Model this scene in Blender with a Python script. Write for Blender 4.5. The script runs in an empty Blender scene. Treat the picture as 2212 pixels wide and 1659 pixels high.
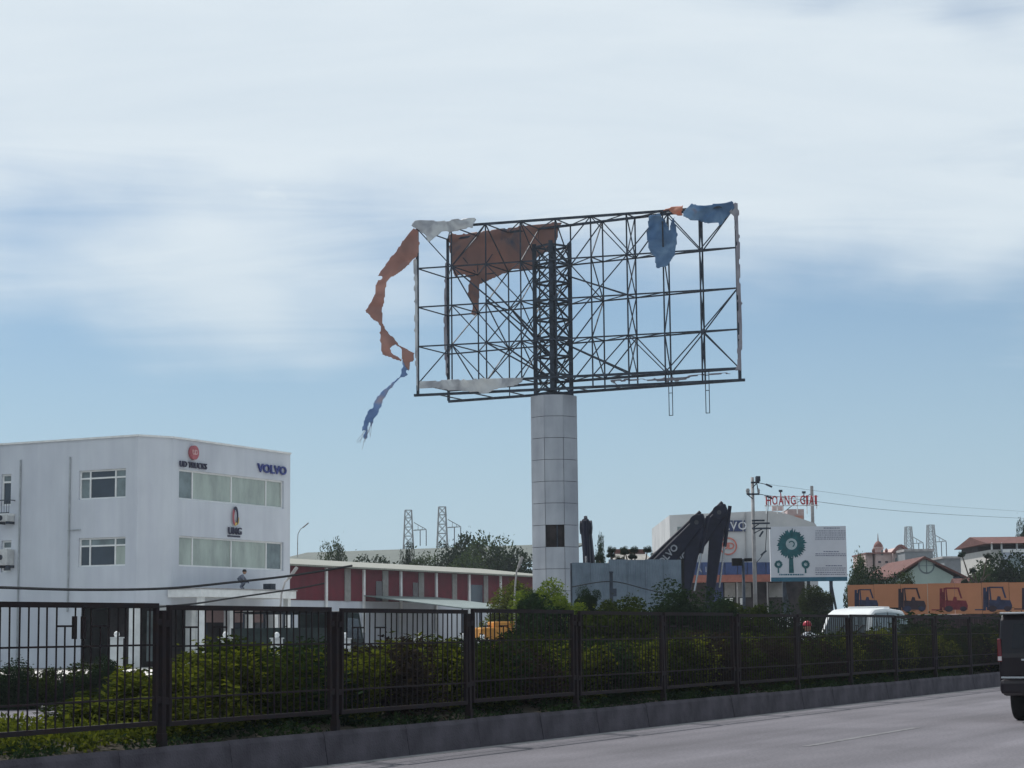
import bpy, bmesh, math, random
import numpy as np
from mathutils import Vector, Matrix, noise
random.seed(11)
SC = bpy.context.scene
COL = SC.collection
R_ = math.radians

# ------------------------------------------------------------------ camera
PITCH, ROLL, FPX = R_(7.15), 0.010, 2000.0
cam_d = bpy.data.cameras.new('camera')
cam = bpy.data.objects.new('camera', cam_d); COL.objects.link(cam)
CAM = Vector((0, 0, 1.5))
RM = (Matrix.Rotation(math.pi/2 + PITCH, 3, 'X') @ Matrix.Rotation(-ROLL, 3, 'Z'))
cam.matrix_world = Matrix.Translation(CAM) @ RM.to_4x4()
cam_d.sensor_width = 36; cam_d.lens = FPX/1024*36
cam_d.clip_start = .1; cam_d.clip_end = 6000
SC.camera = cam
# ------------------------------------------------------------------ world
SUN_AZ, SUN_EL = R_(-38), R_(52)          # azimuth from +Y, clockwise
w = bpy.data.worlds.new('World'); SC.world = w; w.use_nodes = True
nt = w.node_tree; nt.nodes.clear(); N = nt.nodes.new; L = nt.links.new
out = N('ShaderNodeOutputWorld'); bg = N('ShaderNodeBackground')
sky = N('ShaderNodeTexSky'); sky.sky_type = 'NISHITA'; sky.sun_disc = False
sky.sun_elevation = SUN_EL; sky.sun_rotation = SUN_AZ
sky.air_density = 1.0; sky.dust_density = 0.2; sky.ozone_density = 1.5
SKY_S = 0.10
geo = N('ShaderNodeTexCoord'); sep = N('ShaderNodeSeparateXYZ'); L(geo.outputs['Generated'], sep.inputs[0])
def math_n(op, a, b=None, c=None):
    n = N('ShaderNodeMath'); n.operation = op
    for i, q in enumerate((a, b, c)):
        if q is None: continue
        if isinstance(q, (int, float)): n.inputs[i].default_value = q
        else: L(q, n.inputs[i])
    return n.outputs[0]
# cirrus sheet: wide streaky noise over the sky dome, projected on a cloud deck
zc = math_n('MAXIMUM', sep.outputs[2], 0.0)
den = math_n('ADD', zc, 0.10)
cx = math_n('DIVIDE', sep.outputs[0], den); cy = math_n('DIVIDE', sep.outputs[1], den)
comb = N('ShaderNodeCombineXYZ'); L(cx, comb.inputs[0]); L(cy, comb.inputs[1])
def noise_n(vec, scale, detail, rough, dist, sx=1, sy=1, rot=0, off=(0, 0, 0)):
    m = N('ShaderNodeMapping'); m.inputs['Scale'].default_value = (sx, sy, 2.6 if sx == 1 and sy == 1 else 1)
    m.inputs['Rotation'].default_value = (0, 0, rot); m.inputs['Location'].default_value = off
    L(vec, m.inputs[0]); n = N('ShaderNodeTexNoise')
    n.inputs['Scale'].default_value = scale; n.inputs['Detail'].default_value = detail
    n.inputs['Roughness'].default_value = rough; n.inputs['Distortion'].default_value = dist
    L(m.outputs[0], n.inputs['Vector']); return n.outputs['Fac']
big = noise_n(comb.outputs[0], 0.75, 3, .5, .4, 1.0, 0.8, .5, (2.21, 4.35, 5.31))
fine = noise_n(comb.outputs[0], 2.2, 7, .6, .7, 0.6, 1.5, .35, (7.96, 4.32, 7.6))
puff = noise_n(geo.outputs['Generated'], 9.0, 5, .55, .3, 0.7, 1, 0, (-8.48, -.62, 7.98))
# the sheet thins out towards the horizon
swell = noise_n(geo.outputs['Generated'], 3.6, 3, .5, .2, 1, 1, .3, (2.68, 7.22, -6.96))
wisp = noise_n(geo.outputs['Generated'], 7.0, 6, .6, .5, 1, 1, 0, (-.56, -4.56, .79))
el = math_n('MULTIPLY', math_n('SUBTRACT', sep.outputs[2], 0.172), 7.0)
el = math_n('MINIMUM', math_n('MAXIMUM', el, -0.75), 0.62)
s = math_n('ADD', math_n('MULTIPLY', math_n('SUBTRACT', big, .5), .5), math_n('MULTIPLY', math_n('SUBTRACT', fine, .5), .55))
s = math_n('ADD', s, math_n('MULTIPLY', math_n('SUBTRACT', puff, .5), .7))
s = math_n('ADD', s, math_n('MULTIPLY', math_n('SUBTRACT', swell, .5), 2.4))
s = math_n('ADD', s, math_n('MULTIPLY', math_n('MAXIMUM', math_n('SUBTRACT', wisp, .60), 0.0), 3.5))
s = math_n('ADD', s, el)
mr = N('ShaderNodeMapRange'); mr.interpolation_type = 'SMOOTHSTEP'; L(s, mr.inputs[0])
mr.inputs[1].default_value = -.28; mr.inputs[2].default_value = .62; mr.inputs[3].default_value = .03; mr.inputs[4].default_value = .92
cm = N('ShaderNodeMixRGB'); cm.blend_type = 'MIX'
cl = N('ShaderNodeMixRGB'); L(fine, cl.inputs[0])
cl.inputs[1].default_value = (5.5, 6.35, 7.05, 1); cl.inputs[2].default_value = (7.3, 7.9, 8.2, 1)
tint = N('ShaderNodeMixRGB'); tint.blend_type = 'MULTIPLY'; tint.inputs[0].default_value = 1
tint.inputs[2].default_value = (.56, .65, .715, 1)
L(sky.outputs[0], tint.inputs[1])
L(mr.outputs[0], cm.inputs[0]); L(tint.outputs[0], cm.inputs[1]); L(cl.outputs[0], cm.inputs[2])
veil = N('ShaderNodeMapRange'); veil.interpolation_type = 'SMOOTHSTEP'; L(sep.outputs[2], veil.inputs[0])   # thin high haze seen edge-on
veil.inputs[1].default_value = .24; veil.inputs[2].default_value = -.02; veil.inputs[3].default_value = 0; veil.inputs[4].default_value = .9
vm = N('ShaderNodeMixRGB'); L(veil.outputs[0], vm.inputs[0]); L(cm.outputs[0], vm.inputs[1]); vm.inputs[2].default_value = (3.4, 4.7, 5.8, 1)
L(vm.outputs[0], bg.inputs[0]); bg.inputs[1].default_value = SKY_S; L(bg.outputs[0], out.inputs[0])
# ------------------------------------------------------------------ sun
sd = bpy.data.lights.new('sun', 'SUN'); sd.energy = 4.0; sd.angle = R_(0.6); sd.color = (1, .965, .92)
so = bpy.data.objects.new('sun', sd); COL.objects.link(so)
sv = Vector((math.sin(SUN_AZ)*math.cos(SUN_EL), math.cos(SUN_AZ)*math.cos(SUN_EL), math.sin(SUN_EL)))
so.rotation_euler = sv.to_track_quat('Z', 'Y').to_euler(); so.location = sv*300
vs = SC.view_settings; vs.view_transform = 'Standard'; vs.look = 'None'; vs.exposure = 0.22; vs.gamma = 1
SC.cycles.max_bounces = 6; SC.cycles.transparent_max_bounces = 8; SC.cycles.volume_bounces = 0

# ------------------------------------------------------------------ picture -> place helpers
S = 1024/2212
def ray(x, y): return RM @ Vector(((x*S-512)/FPX, (384-y*S)/FPX, -1))
def P(x, y, Z):
    d = ray(x, y); return CAM + d*(Z/d.y)
_d = ray(3300, 1350); TH = math.atan2(_d.x, _d.y)
U = Vector((math.sin(TH), math.cos(TH), 0)); V = Vector((-math.cos(TH), math.sin(TH), 0)); RZ = math.pi/2-TH
def Wp(u, v, z=0): return U*u + V*v + Vector((0, 0, z))
def on_plane(x, y, p0, n):
    d = ray(x, y); return CAM + d*((p0-CAM).dot(n)/d.dot(n))
def on_v(x, y, v0):
    p = on_plane(x, y, V*v0, V); return p.dot(U), p.z
def on_u(x, y, u0):
    p = on_plane(x, y, U*u0, U); return p.dot(V), p.z
def hz(x, y, Z): return P(x, y, Z).z
def crop(ox, oy, wd):
    k = wd/2212
    return lambda x, y: ((ox+k*x)/1.736, (oy+k*y)/1.736)

# ------------------------------------------------------------------ materials
MATS = {}
def mat(name, col, rough=.6, metal=0, var=.12, scale=2.5, bump=0, col2=None, spec=.18, detail=5, stretch=(1, 1, 1), transl=0, bscale=None, coat=0):
    if name in MATS: return MATS[name]
    m = bpy.data.materials.new(name); m.use_nodes = True; t = m.node_tree
    b = t.nodes['Principled BSDF']; b.inputs['Roughness'].default_value = rough; b.inputs['Metallic'].default_value = metal
    b.inputs['Specular IOR Level'].default_value = spec; b.inputs['Coat Weight'].default_value = coat
    tc = t.nodes.new('ShaderNodeTexCoord'); mp = t.nodes.new('ShaderNodeMapping'); mp.inputs['Scale'].default_value = stretch
    t.links.new(tc.outputs['Object'], mp.inputs[0])
    nz = t.nodes.new('ShaderNodeTexNoise'); nz.inputs['Scale'].default_value = scale; nz.inputs['Detail'].default_value = detail
    nz.inputs['Roughness'].default_value = .62
    t.links.new(mp.outputs[0], nz.inputs['Vector'])
    rp = t.nodes.new('ShaderNodeValToRGB')
    c2 = col2 or tuple(c*(1-2.2*var) for c in col)
    c1 = tuple(min(1, c*(1+var)) for c in col)
    rp.color_ramp.elements[0].position = .32; rp.color_ramp.elements[0].color = (*c2, 1)
    rp.color_ramp.elements[1].position = .66; rp.color_ramp.elements[1].color = (*c1, 1)
    t.links.new(nz.outputs['Fac'], rp.inputs[0]); t.links.new(rp.outputs[0], b.inputs['Base Color'])
    if bump:
        nb = t.nodes.new('ShaderNodeTexNoise'); nb.inputs['Scale'].default_value = bscale or scale*6; nb.inputs['Detail'].default_value = 6
        t.links.new(tc.outputs['Object'], nb.inputs['Vector'])
        bm = t.nodes.new('ShaderNodeBump'); bm.inputs['Strength'].default_value = bump; bm.inputs['Distance'].default_value = .02
        t.links.new(nb.outputs['Fac'], bm.inputs['Height']); t.links.new(bm.outputs[0], b.inputs['Normal'])
    if transl:
        tr = t.nodes.new('ShaderNodeBsdfTranslucent'); t.links.new(rp.outputs[0], tr.inputs['Color'])
        mx = t.nodes.new('ShaderNodeMixShader'); mx.inputs[0].default_value = transl
        t.links.new(b.outputs[0], mx.inputs[1]); t.links.new(tr.outputs[0], mx.inputs[2])
        t.links.new(mx.outputs[0], t.nodes['Material Output'].inputs[0])
    MATS[name] = m; return m
def leafmat(name, c1, c2, transl=.4, rough=.5):
    if name in MATS: return MATS[name]
    m = bpy.data.materials.new(name); m.use_nodes = True; t = m.node_tree
    b = t.nodes['Principled BSDF']; b.inputs['Roughness'].default_value = rough; b.inputs['Specular IOR Level'].default_value = .0
    g = t.nodes.new('ShaderNodeNewGeometry'); rp = t.nodes.new('ShaderNodeValToRGB')
    rp.color_ramp.elements[0].color = (*c1, 1); rp.color_ramp.elements[1].color = (*c2, 1)
    t.links.new(g.outputs['Random Per Island'], rp.inputs[0]); t.links.new(rp.outputs[0], b.inputs['Base Color'])
    tr = t.nodes.new('ShaderNodeBsdfTranslucent')
    gm = t.nodes.new('ShaderNodeMixRGB'); gm.blend_type = 'MULTIPLY'; gm.inputs[0].default_value = 1; gm.inputs[2].default_value = (1.25, 1.2, .55, 1)
    t.links.new(rp.outputs[0], gm.inputs[1]); t.links.new(gm.outputs[0], tr.inputs['Color'])
    mx = t.nodes.new('ShaderNodeMixShader'); mx.inputs[0].default_value = transl
    t.links.new(b.outputs[0], mx.inputs[1]); t.links.new(tr.outputs[0], mx.inputs[2]); t.links.new(mx.outputs[0], t.nodes['Material Output'].inputs[0])
    MATS[name] = m; return m
def banded(name, c1, c2, freq, axis=0, rough=.6, bump=.6):
    """ribbed sheet metal: real bump along one axis plus grime"""
    m = mat(name, c1, rough, var=.1, scale=1.2, col2=c2); t = m.node_tree; b = t.nodes['Principled BSDF']
    tc = t.nodes.new('ShaderNodeTexCoord'); wv = t.nodes.new('ShaderNodeTexWave'); wv.inputs['Scale'].default_value = freq
    wv.bands_direction = 'XYZ'[axis]; t.links.new(tc.outputs['Object'], wv.inputs['Vector'])
    bm = t.nodes.new('ShaderNodeBump'); bm.inputs['Strength'].default_value = bump; bm.inputs['Distance'].default_value = .05
    t.links.new(wv.outputs['Fac'], bm.inputs['Height']); t.links.new(bm.outputs[0], b.inputs['Normal']); return m
M_ = {}
M_['steel'] = mat('dark_steel', (.036, .048, .07), .6, .0, .3, 3, spec=.25)
M_['fence'] = mat('fence_paint', (.012, .010, .013), .75, .0, .3, 6, bump=.2, col2=(.022, .013, .012), spec=.15)
M_['clad'] = mat('cladding_white', (.42, .445, .48), .75, 0, .05, .8, col2=(.35, .37, .41), stretch=(1, 1, .25))
M_['white_wall'] = mat('white_render', (.57, .60, .645), .8, 0, .03, .5, col2=(.51, .54, .585), stretch=(1, 1, .22), bump=.08, bscale=30)
def add_layer(m, scale, stretch, lo, hi, p0, p1, detail=5):
    t = m.node_tree; b = t.nodes['Principled BSDF']; src = b.inputs['Base Color'].links[0].from_socket
    tc = t.nodes.new('ShaderNodeTexCoord'); mp = t.nodes.new('ShaderNodeMapping'); mp.inputs['Scale'].default_value = stretch; t.links.new(tc.outputs['Object'], mp.inputs[0])
    nz = t.nodes.new('ShaderNodeTexNoise'); nz.inputs['Scale'].default_value = scale; nz.inputs['Detail'].default_value = detail; t.links.new(mp.outputs[0], nz.inputs['Vector'])
    rp = t.nodes.new('ShaderNodeValToRGB'); rp.color_ramp.elements[0].position = p0; rp.color_ramp.elements[1].position = p1
    rp.color_ramp.elements[0].color = (lo, lo, lo*1.02, 1); rp.color_ramp.elements[1].color = (hi, hi, hi, 1); t.links.new(nz.outputs['Fac'], rp.inputs[0])
    mx = t.nodes.new('ShaderNodeMixRGB'); mx.blend_type = 'MULTIPLY'; mx.inputs[0].default_value = 1; t.links.new(src, mx.inputs[1]); t.links.new(rp.outputs[0], mx.inputs[2]); t.links.new(mx.outputs[0], b.inputs['Base Color'])
add_layer(M_['white_wall' if 'white_wall' in M_ else 'clad'], 2.2, (1, 1, .05), .95, 1.01, .30, .62); add_layer(M_['white_wall'], .35, (1, 1, .8), .92, 1.04, .35, .65)
add_layer(M_['clad'], 3.0, (1, 1, .08), .92, 1.03, .3, .6); add_layer(M_['clad'], .9, (1, 1, 1), .88, 1.05, .35, .65)
M_['trim'] = mat('trim_white', (.72, .73, .73), .6, var=.06)
M_['frame'] = mat('window_frame_white', (.75, .76, .76), .4, var=.04)
M_['glass_dark'] = mat('dark_glass', (.022, .032, .05), .06, 0, .1, 1, spec=.6)
M_['glass_blind'] = mat('glass_over_blinds', (.36, .41, .37), .12, 0, .14, .9, spec=.5, stretch=(1, 1, .35))
M_['glass_blind2'] = mat('glass_over_shade', (.16, .2, .21), .10, 0, .2, .9, spec=.5)
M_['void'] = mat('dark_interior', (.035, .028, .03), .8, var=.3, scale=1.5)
M_['concrete'] = mat('concrete', (.33, .32, .32), .85, 0, .14, 2.2, bump=.4)
M_['kerb'] = mat('kerb_concrete', (.072, .066, .078), .9, 0, .2, 2.0, bump=.7, bscale=40, col2=(.042, .038, .047), spec=.1)
M_['asphalt'] = mat('asphalt', (.13, .124, .14), .9, 0, .08, .35, bump=.5, bscale=60, col2=(.108, .103, .118), spec=.2, stretch=(.25, 1, 1))
_t = M_['asphalt'].node_tree; _b = _t.nodes['Principled BSDF']; _src = _b.inputs['Base Color'].links[0].from_socket
_tc = _t.nodes.new('ShaderNodeTexCoord')
def _layer(scale, stretch, lo, hi, p0, p1, detail=4):
    global _src
    mp = _t.nodes.new('ShaderNodeMapping'); mp.inputs['Scale'].default_value = stretch; _t.links.new(_tc.outputs['Object'], mp.inputs[0])
    nz = _t.nodes.new('ShaderNodeTexNoise'); nz.inputs['Scale'].default_value = scale; nz.inputs['Detail'].default_value = detail; _t.links.new(mp.outputs[0], nz.inputs['Vector'])
    rp = _t.nodes.new('ShaderNodeValToRGB'); rp.color_ramp.elements[0].position = p0; rp.color_ramp.elements[1].position = p1
    rp.color_ramp.elements[0].color = (lo, lo, lo, 1); rp.color_ramp.elements[1].color = (hi, hi, hi, 1); _t.links.new(nz.outputs['Fac'], rp.inputs[0])
    mx = _t.nodes.new('ShaderNodeMixRGB'); mx.blend_type = 'MULTIPLY'; mx.inputs[0].default_value = 1; _t.links.new(_src, mx.inputs[1]); _t.links.new(rp.outputs[0], mx.inputs[2]); _src = mx.outputs[0]
_layer(1.0, (.035, .9, 1), .80, 1.12, .35, .65); _layer(24, (1, 1, 1), .78, 1.2, .3, .7, 3); _layer(.6, (.5, .8, 1), .88, 1.06, .4, .6, 6)
_t.links.new(_src, _b.inputs['Base Color'])
M_['paint'] = mat('road_paint', (.15, .15, .16), .85, 0, .15, 6, col2=(.085, .083, .09), detail=8)
M_['edge'] = mat('edge_line_dust', (.23, .23, .235), .9, 0, .15, 3, col2=(.13, .13, .135), detail=8)
M_['soil'] = mat('soil', (.04, .034, .026), .95, 0, .3, 3, bump=.8, col2=(.018, .017, .013), spec=.1)
M_['ground'] = mat('ground_dirt', (.12, .12, .09), .95, 0, .2, .08, bump=.4, col2=(.06, .08, .035))
M_['yard'] = mat('yard_concrete', (.16, .155, .15), .9, 0, .1, .3, col2=(.10, .10, .095))
M_['black'] = mat('black_rubber', (.012, .012, .013), .8, var=.2)
M_['wire'] = mat('black_cable', (.015, .015, .017), .6)
M_['bark'] = mat('bark', (.09, .07, .055), .9, var=.3, scale=6, bump=.5)

# ------------------------------------------------------------------ mesh building
class MB:
    def __init__(s): s.v = []; s.f = []
    def add(s, vs, fs):
        o = len(s.v); s.v += [tuple(q) for q in vs]; s.f += [tuple(i+o for i in f) for f in fs]; return s
    def box(s, x0, x1, y0, y1, z0, z1):
        return s.add([(x, y, z) for z in (z0, z1) for y in (y0, y1) for x in (x0, x1)],
                     [(0, 2, 3, 1), (4, 5, 7, 6), (0, 1, 5, 4), (2, 6, 7, 3), (0, 4, 6, 2), (1, 3, 7, 5)])
    def bar(s, p, q, w, h=None):
        p = Vector(p); q = Vector(q); h = h or w; d = (q-p)
        if d.length < 1e-6: return s
        d.normalize(); up = Vector((0, 0, 1)) if abs(d.z) < .95 else Vector((0, 1, 0))
        a = d.cross(up).normalized()*(w/2); b = d.cross(a).normalized()*(h/2)
        vs = [o+x*a+y*b for o in (p, q) for x, y in ((-1, -1), (1, -1), (1, 1), (-1, 1))]
        return s.add(vs, [(3, 2, 1, 0), (4, 5, 6, 7)]+[(i, (i+1) % 4, 4+(i+1) % 4, 4+i) for i in range(4)])
    def cyl(s, p, q, r, r2=None, n=12, cap=True):
        p = Vector(p); q = Vector(q); r2 = r if r2 is None else r2; d = (q-p).normalized()
        up = Vector((0, 0, 1)) if abs(d.z) < .95 else Vector((1, 0, 0))
        a = d.cross(up).normalized(); b = d.cross(a).normalized(); vs = []
        for o, rr in ((p, r), (q, r2)):
            for i in range(n):
                t = 2*math.pi*i/n; vs.append(o+a*(math.cos(t)*rr)+b*(math.sin(t)*rr))
        fs = [(i, (i+1) % n, n+(i+1) % n, n+i) for i in range(n)]
        if cap: fs += [tuple(range(n-1, -1, -1)), tuple(range(n, 2*n))]
        return s.add(vs, fs)
    def tube(s, pts, r, n=6):
        for a, b in zip(pts[:-1], pts[1:]): s.cyl(a, b, r, r, n)
        return s
    def prism(s, poly, off):
        """poly: list of 3D points, extruded by vector off"""
        off = Vector(off); n = len(poly); a = [Vector(q) for q in poly]; b = [q+off for q in a]
        return s.add(a+b, [tuple(range(n-1, -1, -1)), tuple(range(n, 2*n))]+[(i, (i+1) % n, n+(i+1) % n, n+i) for i in range(n)])
    def quad(s, a, b, c, d): return s.add([a, b, c, d], [(0, 1, 2, 3)])
    def lathe(s, prof, n=12, c=(0, 0, 0)):
        vs = [(c[0]+r*math.cos(2*math.pi*i/n), c[1]+r*math.sin(2*math.pi*i/n), c[2]+z) for r, z in prof for i in range(n)]
        fs = [(k*n+i, k*n+(i+1) % n, (k+1)*n+(i+1) % n, (k+1)*n+i) for k in range(len(prof)-1) for i in range(n)]
        fs += [tuple(range(n-1, -1, -1)), tuple(range((len(prof)-1)*n, len(prof)*n))]
        return s.add(vs, fs)
    def mesh(s, name, m=None, smooth=False, fix=True):
        me = bpy.data.meshes.new(name); me.from_pydata(s.v, [], s.f); me.update()
        if fix:
            bm = bmesh.new(); bm.from_mesh(me); bmesh.ops.recalc_face_normals(bm, faces=bm.faces); bm.to_mesh(me); bm.free()
        if m: me.materials.append(m)
        if smooth:
            me.polygons.foreach_set('use_smooth', [True]*len(me.polygons))
        return me
    def build(s, name, m, parent=None, smooth=False, bevel=0, fix=True):
        o = bpy.data.objects.new(name, s.mesh(name, m, smooth, fix)); COL.objects.link(o); o.parent = parent
        if bevel:
            b = o.modifiers.new('bevel', 'BEVEL'); b.width = bevel; b.segments = 2; b.limit_method = 'ANGLE'
        return o
def tag(o, label=None, cat=None, group=None, kind=None):
    if label: o['label'] = label
    if cat: o['category'] = cat
    if group: o['group'] = group
    if kind: o['kind'] = kind
    return o
def thing(name, label, cat, loc=(0, 0, 0), rz=0, group=None):
    o = bpy.data.objects.new(name, None); COL.objects.link(o); o.location = loc; o.rotation_euler = (0, 0, rz)
    o.empty_display_size = .3
    return tag(o, label, cat, group)
def inst(name, me, parent=None, loc=(0, 0, 0), rot=(0, 0, 0), sc=(1, 1, 1)):
    o = bpy.data.objects.new(name, me); COL.objects.link(o); o.parent = parent; o.location = loc; o.rotation_euler = rot; o.scale = sc; return o
def copy_tree(o, parent=None):
    c = o.copy(); COL.objects.link(c); c.parent = parent
    for ch in list(o.children): copy_tree(ch, c)
    return c
def local(o, p):                 # world -> local of an empty placed by location and rz
    return Matrix.Rotation(-o.rotation_euler.z, 3, 'Z') @ (Vector(p)-Vector(o.location))
def text_mesh(name, txt, size, depth, m, spacing=1, align='CENTER', bold=0):
    cu = bpy.data.curves.new(name, 'FONT'); cu.body = txt; cu.size = size; cu.extrude = depth/2; cu.align_x = align; cu.align_y = 'CENTER'
    cu.space_character = spacing; cu.offset = bold; cu.resolution_u = 3
    o = bpy.data.objects.new(name, cu); COL.objects.link(o); bpy.context.view_layer.update()
    me = bpy.data.meshes.new_from_object(o.evaluated_get(bpy.context.evaluated_depsgraph_get()))
    bpy.data.objects.remove(o); me.name = name; me.materials.clear(); me.materials.append(m); return me
RX = math.pi/2

# ================================================================== the setting
def sheet(name, u0, u1, v0, v1, z, m, nu=1):
    mb = MB(); mb.quad(Wp(u0, v0, z), Wp(u1, v0, z), Wp(u1, v1, z), Wp(u0, v1, z))
    return mb
g = MB(); g.quad((-2500, -600, -.02), (2500, -600, -.02), (2500, 3500, -.02), (-2500, 3500, -.02))
tag(g.build('ground', M_['ground'], fix=False), kind='structure')
def road_obj(name, u0, u1, v0, v1, z, m):
    o = bpy.data.objects.new(name, None)
    mb = MB(); mb.quad((u0, v0, 0), (u1, v0, 0), (u1, v1, 0), (u0, v1, 0))
    o = mb.build(name, m, fix=False); o.rotation_euler = (0, 0, RZ); o.location = (0, 0, z); return tag(o, kind='structure')
KV = 12.75                       # face of the median kerb
near = road_obj('near_carriageway', -60, 900, -7, KV+.05, 0, M_['asphalt'])
far = road_obj('far_carriageway', -60, 900, 17.7, 33.05, 0, M_['asphalt'])
road_obj('near_verge', -60, 900, -60, -7.0, -.006, M_['yard'])
road_obj('service_yard', -40, 420, 37, 160, -.008, M_['yard'])
bounce_obj = road_obj('bounce_sheet', 60, 130, 44, 64.2, -.003, mat('bounce_sheet_pale', (.55, .53, .50), .8, 0, .05, .4))  # unseen pale sheet, added to bounce sunlight onto the office's road-facing wall
def marking(name, u0, u1, v, wdt, label=None):
    mb = MB(); mb.quad((u0, v-wdt/2, 0), (u1, v-wdt/2, 0), (u1, v+wdt/2, 0), (u0, v+wdt/2, 0))
    o = mb.build(name, M_['edge' if name == 'edge_line' else 'paint'], near if v < 15 else far, fix=False); o.location = (0, 0, .004); return o
marking('edge_line', -20, 260, KV-.15, .18)
lu = on_plane(1720, 1612, Vector((0, 0, 0)), Vector((0, 0, 1))); lu2 = on_plane(2000, 1572, Vector((0, 0, 0)), Vector((0, 0, 1)))
ld = (lu.dot(V)+lu2.dot(V))/2; dl = lu2.dot(U)-lu.dot(U)
for k in range(-2, 9): marking('lane_dash', lu.dot(U)+k*dl*3, lu.dot(U)+k*dl*3+dl, ld, .12)
for k in range(-2, 9): marking('lane_dash', lu.dot(U)+k*dl*3+2, lu.dot(U)+k*dl*3+2+dl, ld-3.65, .12)
for vv in (21.4, 25.2, 29): 
    for k in range(-2, 14): marking('lane_dash', k*14, k*14+5, vv, .12)
# median: soil between two kerbs
KT = .37
msoil = MB()
nu_, nv_ = 260, 8; pts = []
for i in range(nu_+1):
    for j in range(nv_+1):
        u_ = -14+i*1.0; v_ = KV+.24+j*(17.4-KV-.24)/nv_
        z_ = KT-.06+.10*noise.noise(Vector((u_*.7, v_*.9, 0)))+.05*math.sin(math.pi*j/nv_)*2
        pts.append((u_, v_, z_ if 0 < j < nv_ else KT-.12))
msoil.add(pts, [(i*(nv_+1)+j, (i+1)*(nv_+1)+j, (i+1)*(nv_+1)+j+1, i*(nv_+1)+j+1) for i in range(nu_) for j in range(nv_)])
ms = msoil.build('median_soil', M_['soil'], smooth=True, fix=False); ms.rotation_euler = (0, 0, RZ); tag(ms, kind='structure')
kerb = bpy.data.objects.new('kerb', None); COL.objects.link(kerb); kerb.rotation_euler = (0, 0, RZ); tag(kerb, kind='structure')
def kerb_mesh(Lk, flip, seed):
    prof = [(0, 0), (.035, .20), (.05, .33), (.075, .385), (.12, KT), (.24, KT-.005), (.27, KT-.03), (.27, 0)]
    nseg = 6; mb = MB(); vs = []; rr = random.Random(seed)
    for i in range(nseg+1):
        for k, (y, z) in enumerate(prof):
            j = .006*(rr.random()-.5) if 0 < k < 6 else 0
            vs.append((.008+i*(Lk-.016)/nseg, (y+j)*flip, z+j*.8))
    n = len(prof); fs = [(i*n+k, (i+1)*n+k, (i+1)*n+k+1, i*n+k+1) for i in range(nseg) for k in range(n-1)]
    fs += [tuple(range(n)), tuple(nseg*n+k for k in range(n-1, -1, -1))]
    mb.add(vs, fs); return mb.mesh('kerb_block', M_['kerb'])
ku0, _ = on_v(265, 1645, KV)
KL = 1.95
kms = [kerb_mesh(KL, 1, s_) for s_ in range(4)]
for i in range(-8, 95):
    inst('kerb_block', kms[i % 4], kerb, (ku0+i*KL, KV+random.uniform(-.006, .006), random.uniform(-.012, .006)), (0, 0, random.uniform(-.002, .002)))
kmf = [kerb_mesh(KL, -1, 9+s_) for s_ in range(2)]
for i in range(-8, 60): inst('kerb_block', kmf[i % 2], kerb, (ku0+i*KL, 17.75, -.06))
kerb2 = bpy.data.objects.new('roadside_kerb', None); COL.objects.link(kerb2); kerb2.rotation_euler = (0, 0, RZ); tag(kerb2, kind='structure')
for i in range(-2, 90): inst('kerb_block', kms[i % 4], kerb2, (ku0+i*KL, 33.1, -.16))
vb = MB(); vb.quad((-60, 33.3, .2), (500, 33.3, .2), (500, 37.2, .2), (-60, 37.2, .2))
vbo = vb.build('roadside_verge', M_['soil'], fix=False); vbo.rotation_euler = (0, 0, RZ); tag(vbo, kind='structure')

# ================================================================== median fence
FV = KV+.40; FTOP = 1.86; FBOT = .61
pu = []
for x in (352, 730, 1019, 1246, 1432): pu.append(on_v(x, 1400, FV)[0])
step = (pu[-1]-pu[0])/4; u_first = pu[0]
fence = thing('median_fence', 'dark steel picket fence of framed panels along the kerb of the median', 'fence', (0, 0, 0), RZ)
pm = MB(); pm.box(-.034, .034, -.034, .034, KT-.1, FTOP-.075); pm.box(-.04, .04, -.04, .04, FTOP-.075, FTOP-.06); pm.box(-.044, .044, -.044, .044, KT-.1, KT+.12)
post_me = pm.mesh('post', M_['fence'])
NB = 23; PW = step-.20
barm = MB(); barm.box(-.0065, .0065, -.0065, .0065, FBOT, FTOP); bar_me = barm.mesh('bar', M_['fence'])
sbar = MB(); sbar.box(-.0065, .0065, -.0065, .0065, FBOT, FTOP-.24); sbar_me = sbar.mesh('bar', M_['fence'])
fr = MB()
fr.box(0, PW, -.025, .025, FTOP-.055, FTOP); fr.box(0, PW, -.022, .022, FBOT-.05, FBOT)
fr.box(0, .045, -.024, .024, FBOT, FTOP-.055); fr.box(PW-.045, PW, -.024, .024, FBOT, FTOP-.055)
fr.box(.045, PW-.045, -.008, .008, FTOP-.455, FTOP-.435); fr.box(.045, PW-.045, -.008, .008, FBOT+.235, FBOT+.255)
frame_me = fr.mesh('panel_frame', M_['fence'])
brk = MB(); brk.box(0, .07, -.022, .022, -.035, .035); brk_me = brk.mesh('bracket', M_['fence'])
plm = MB(); plm.box(-.026, .026, -.014, .014, FTOP-.37, FTOP-.14); plate_me = plm.mesh('plate', M_['fence'])
nbars = 0; rest = MB()
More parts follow.
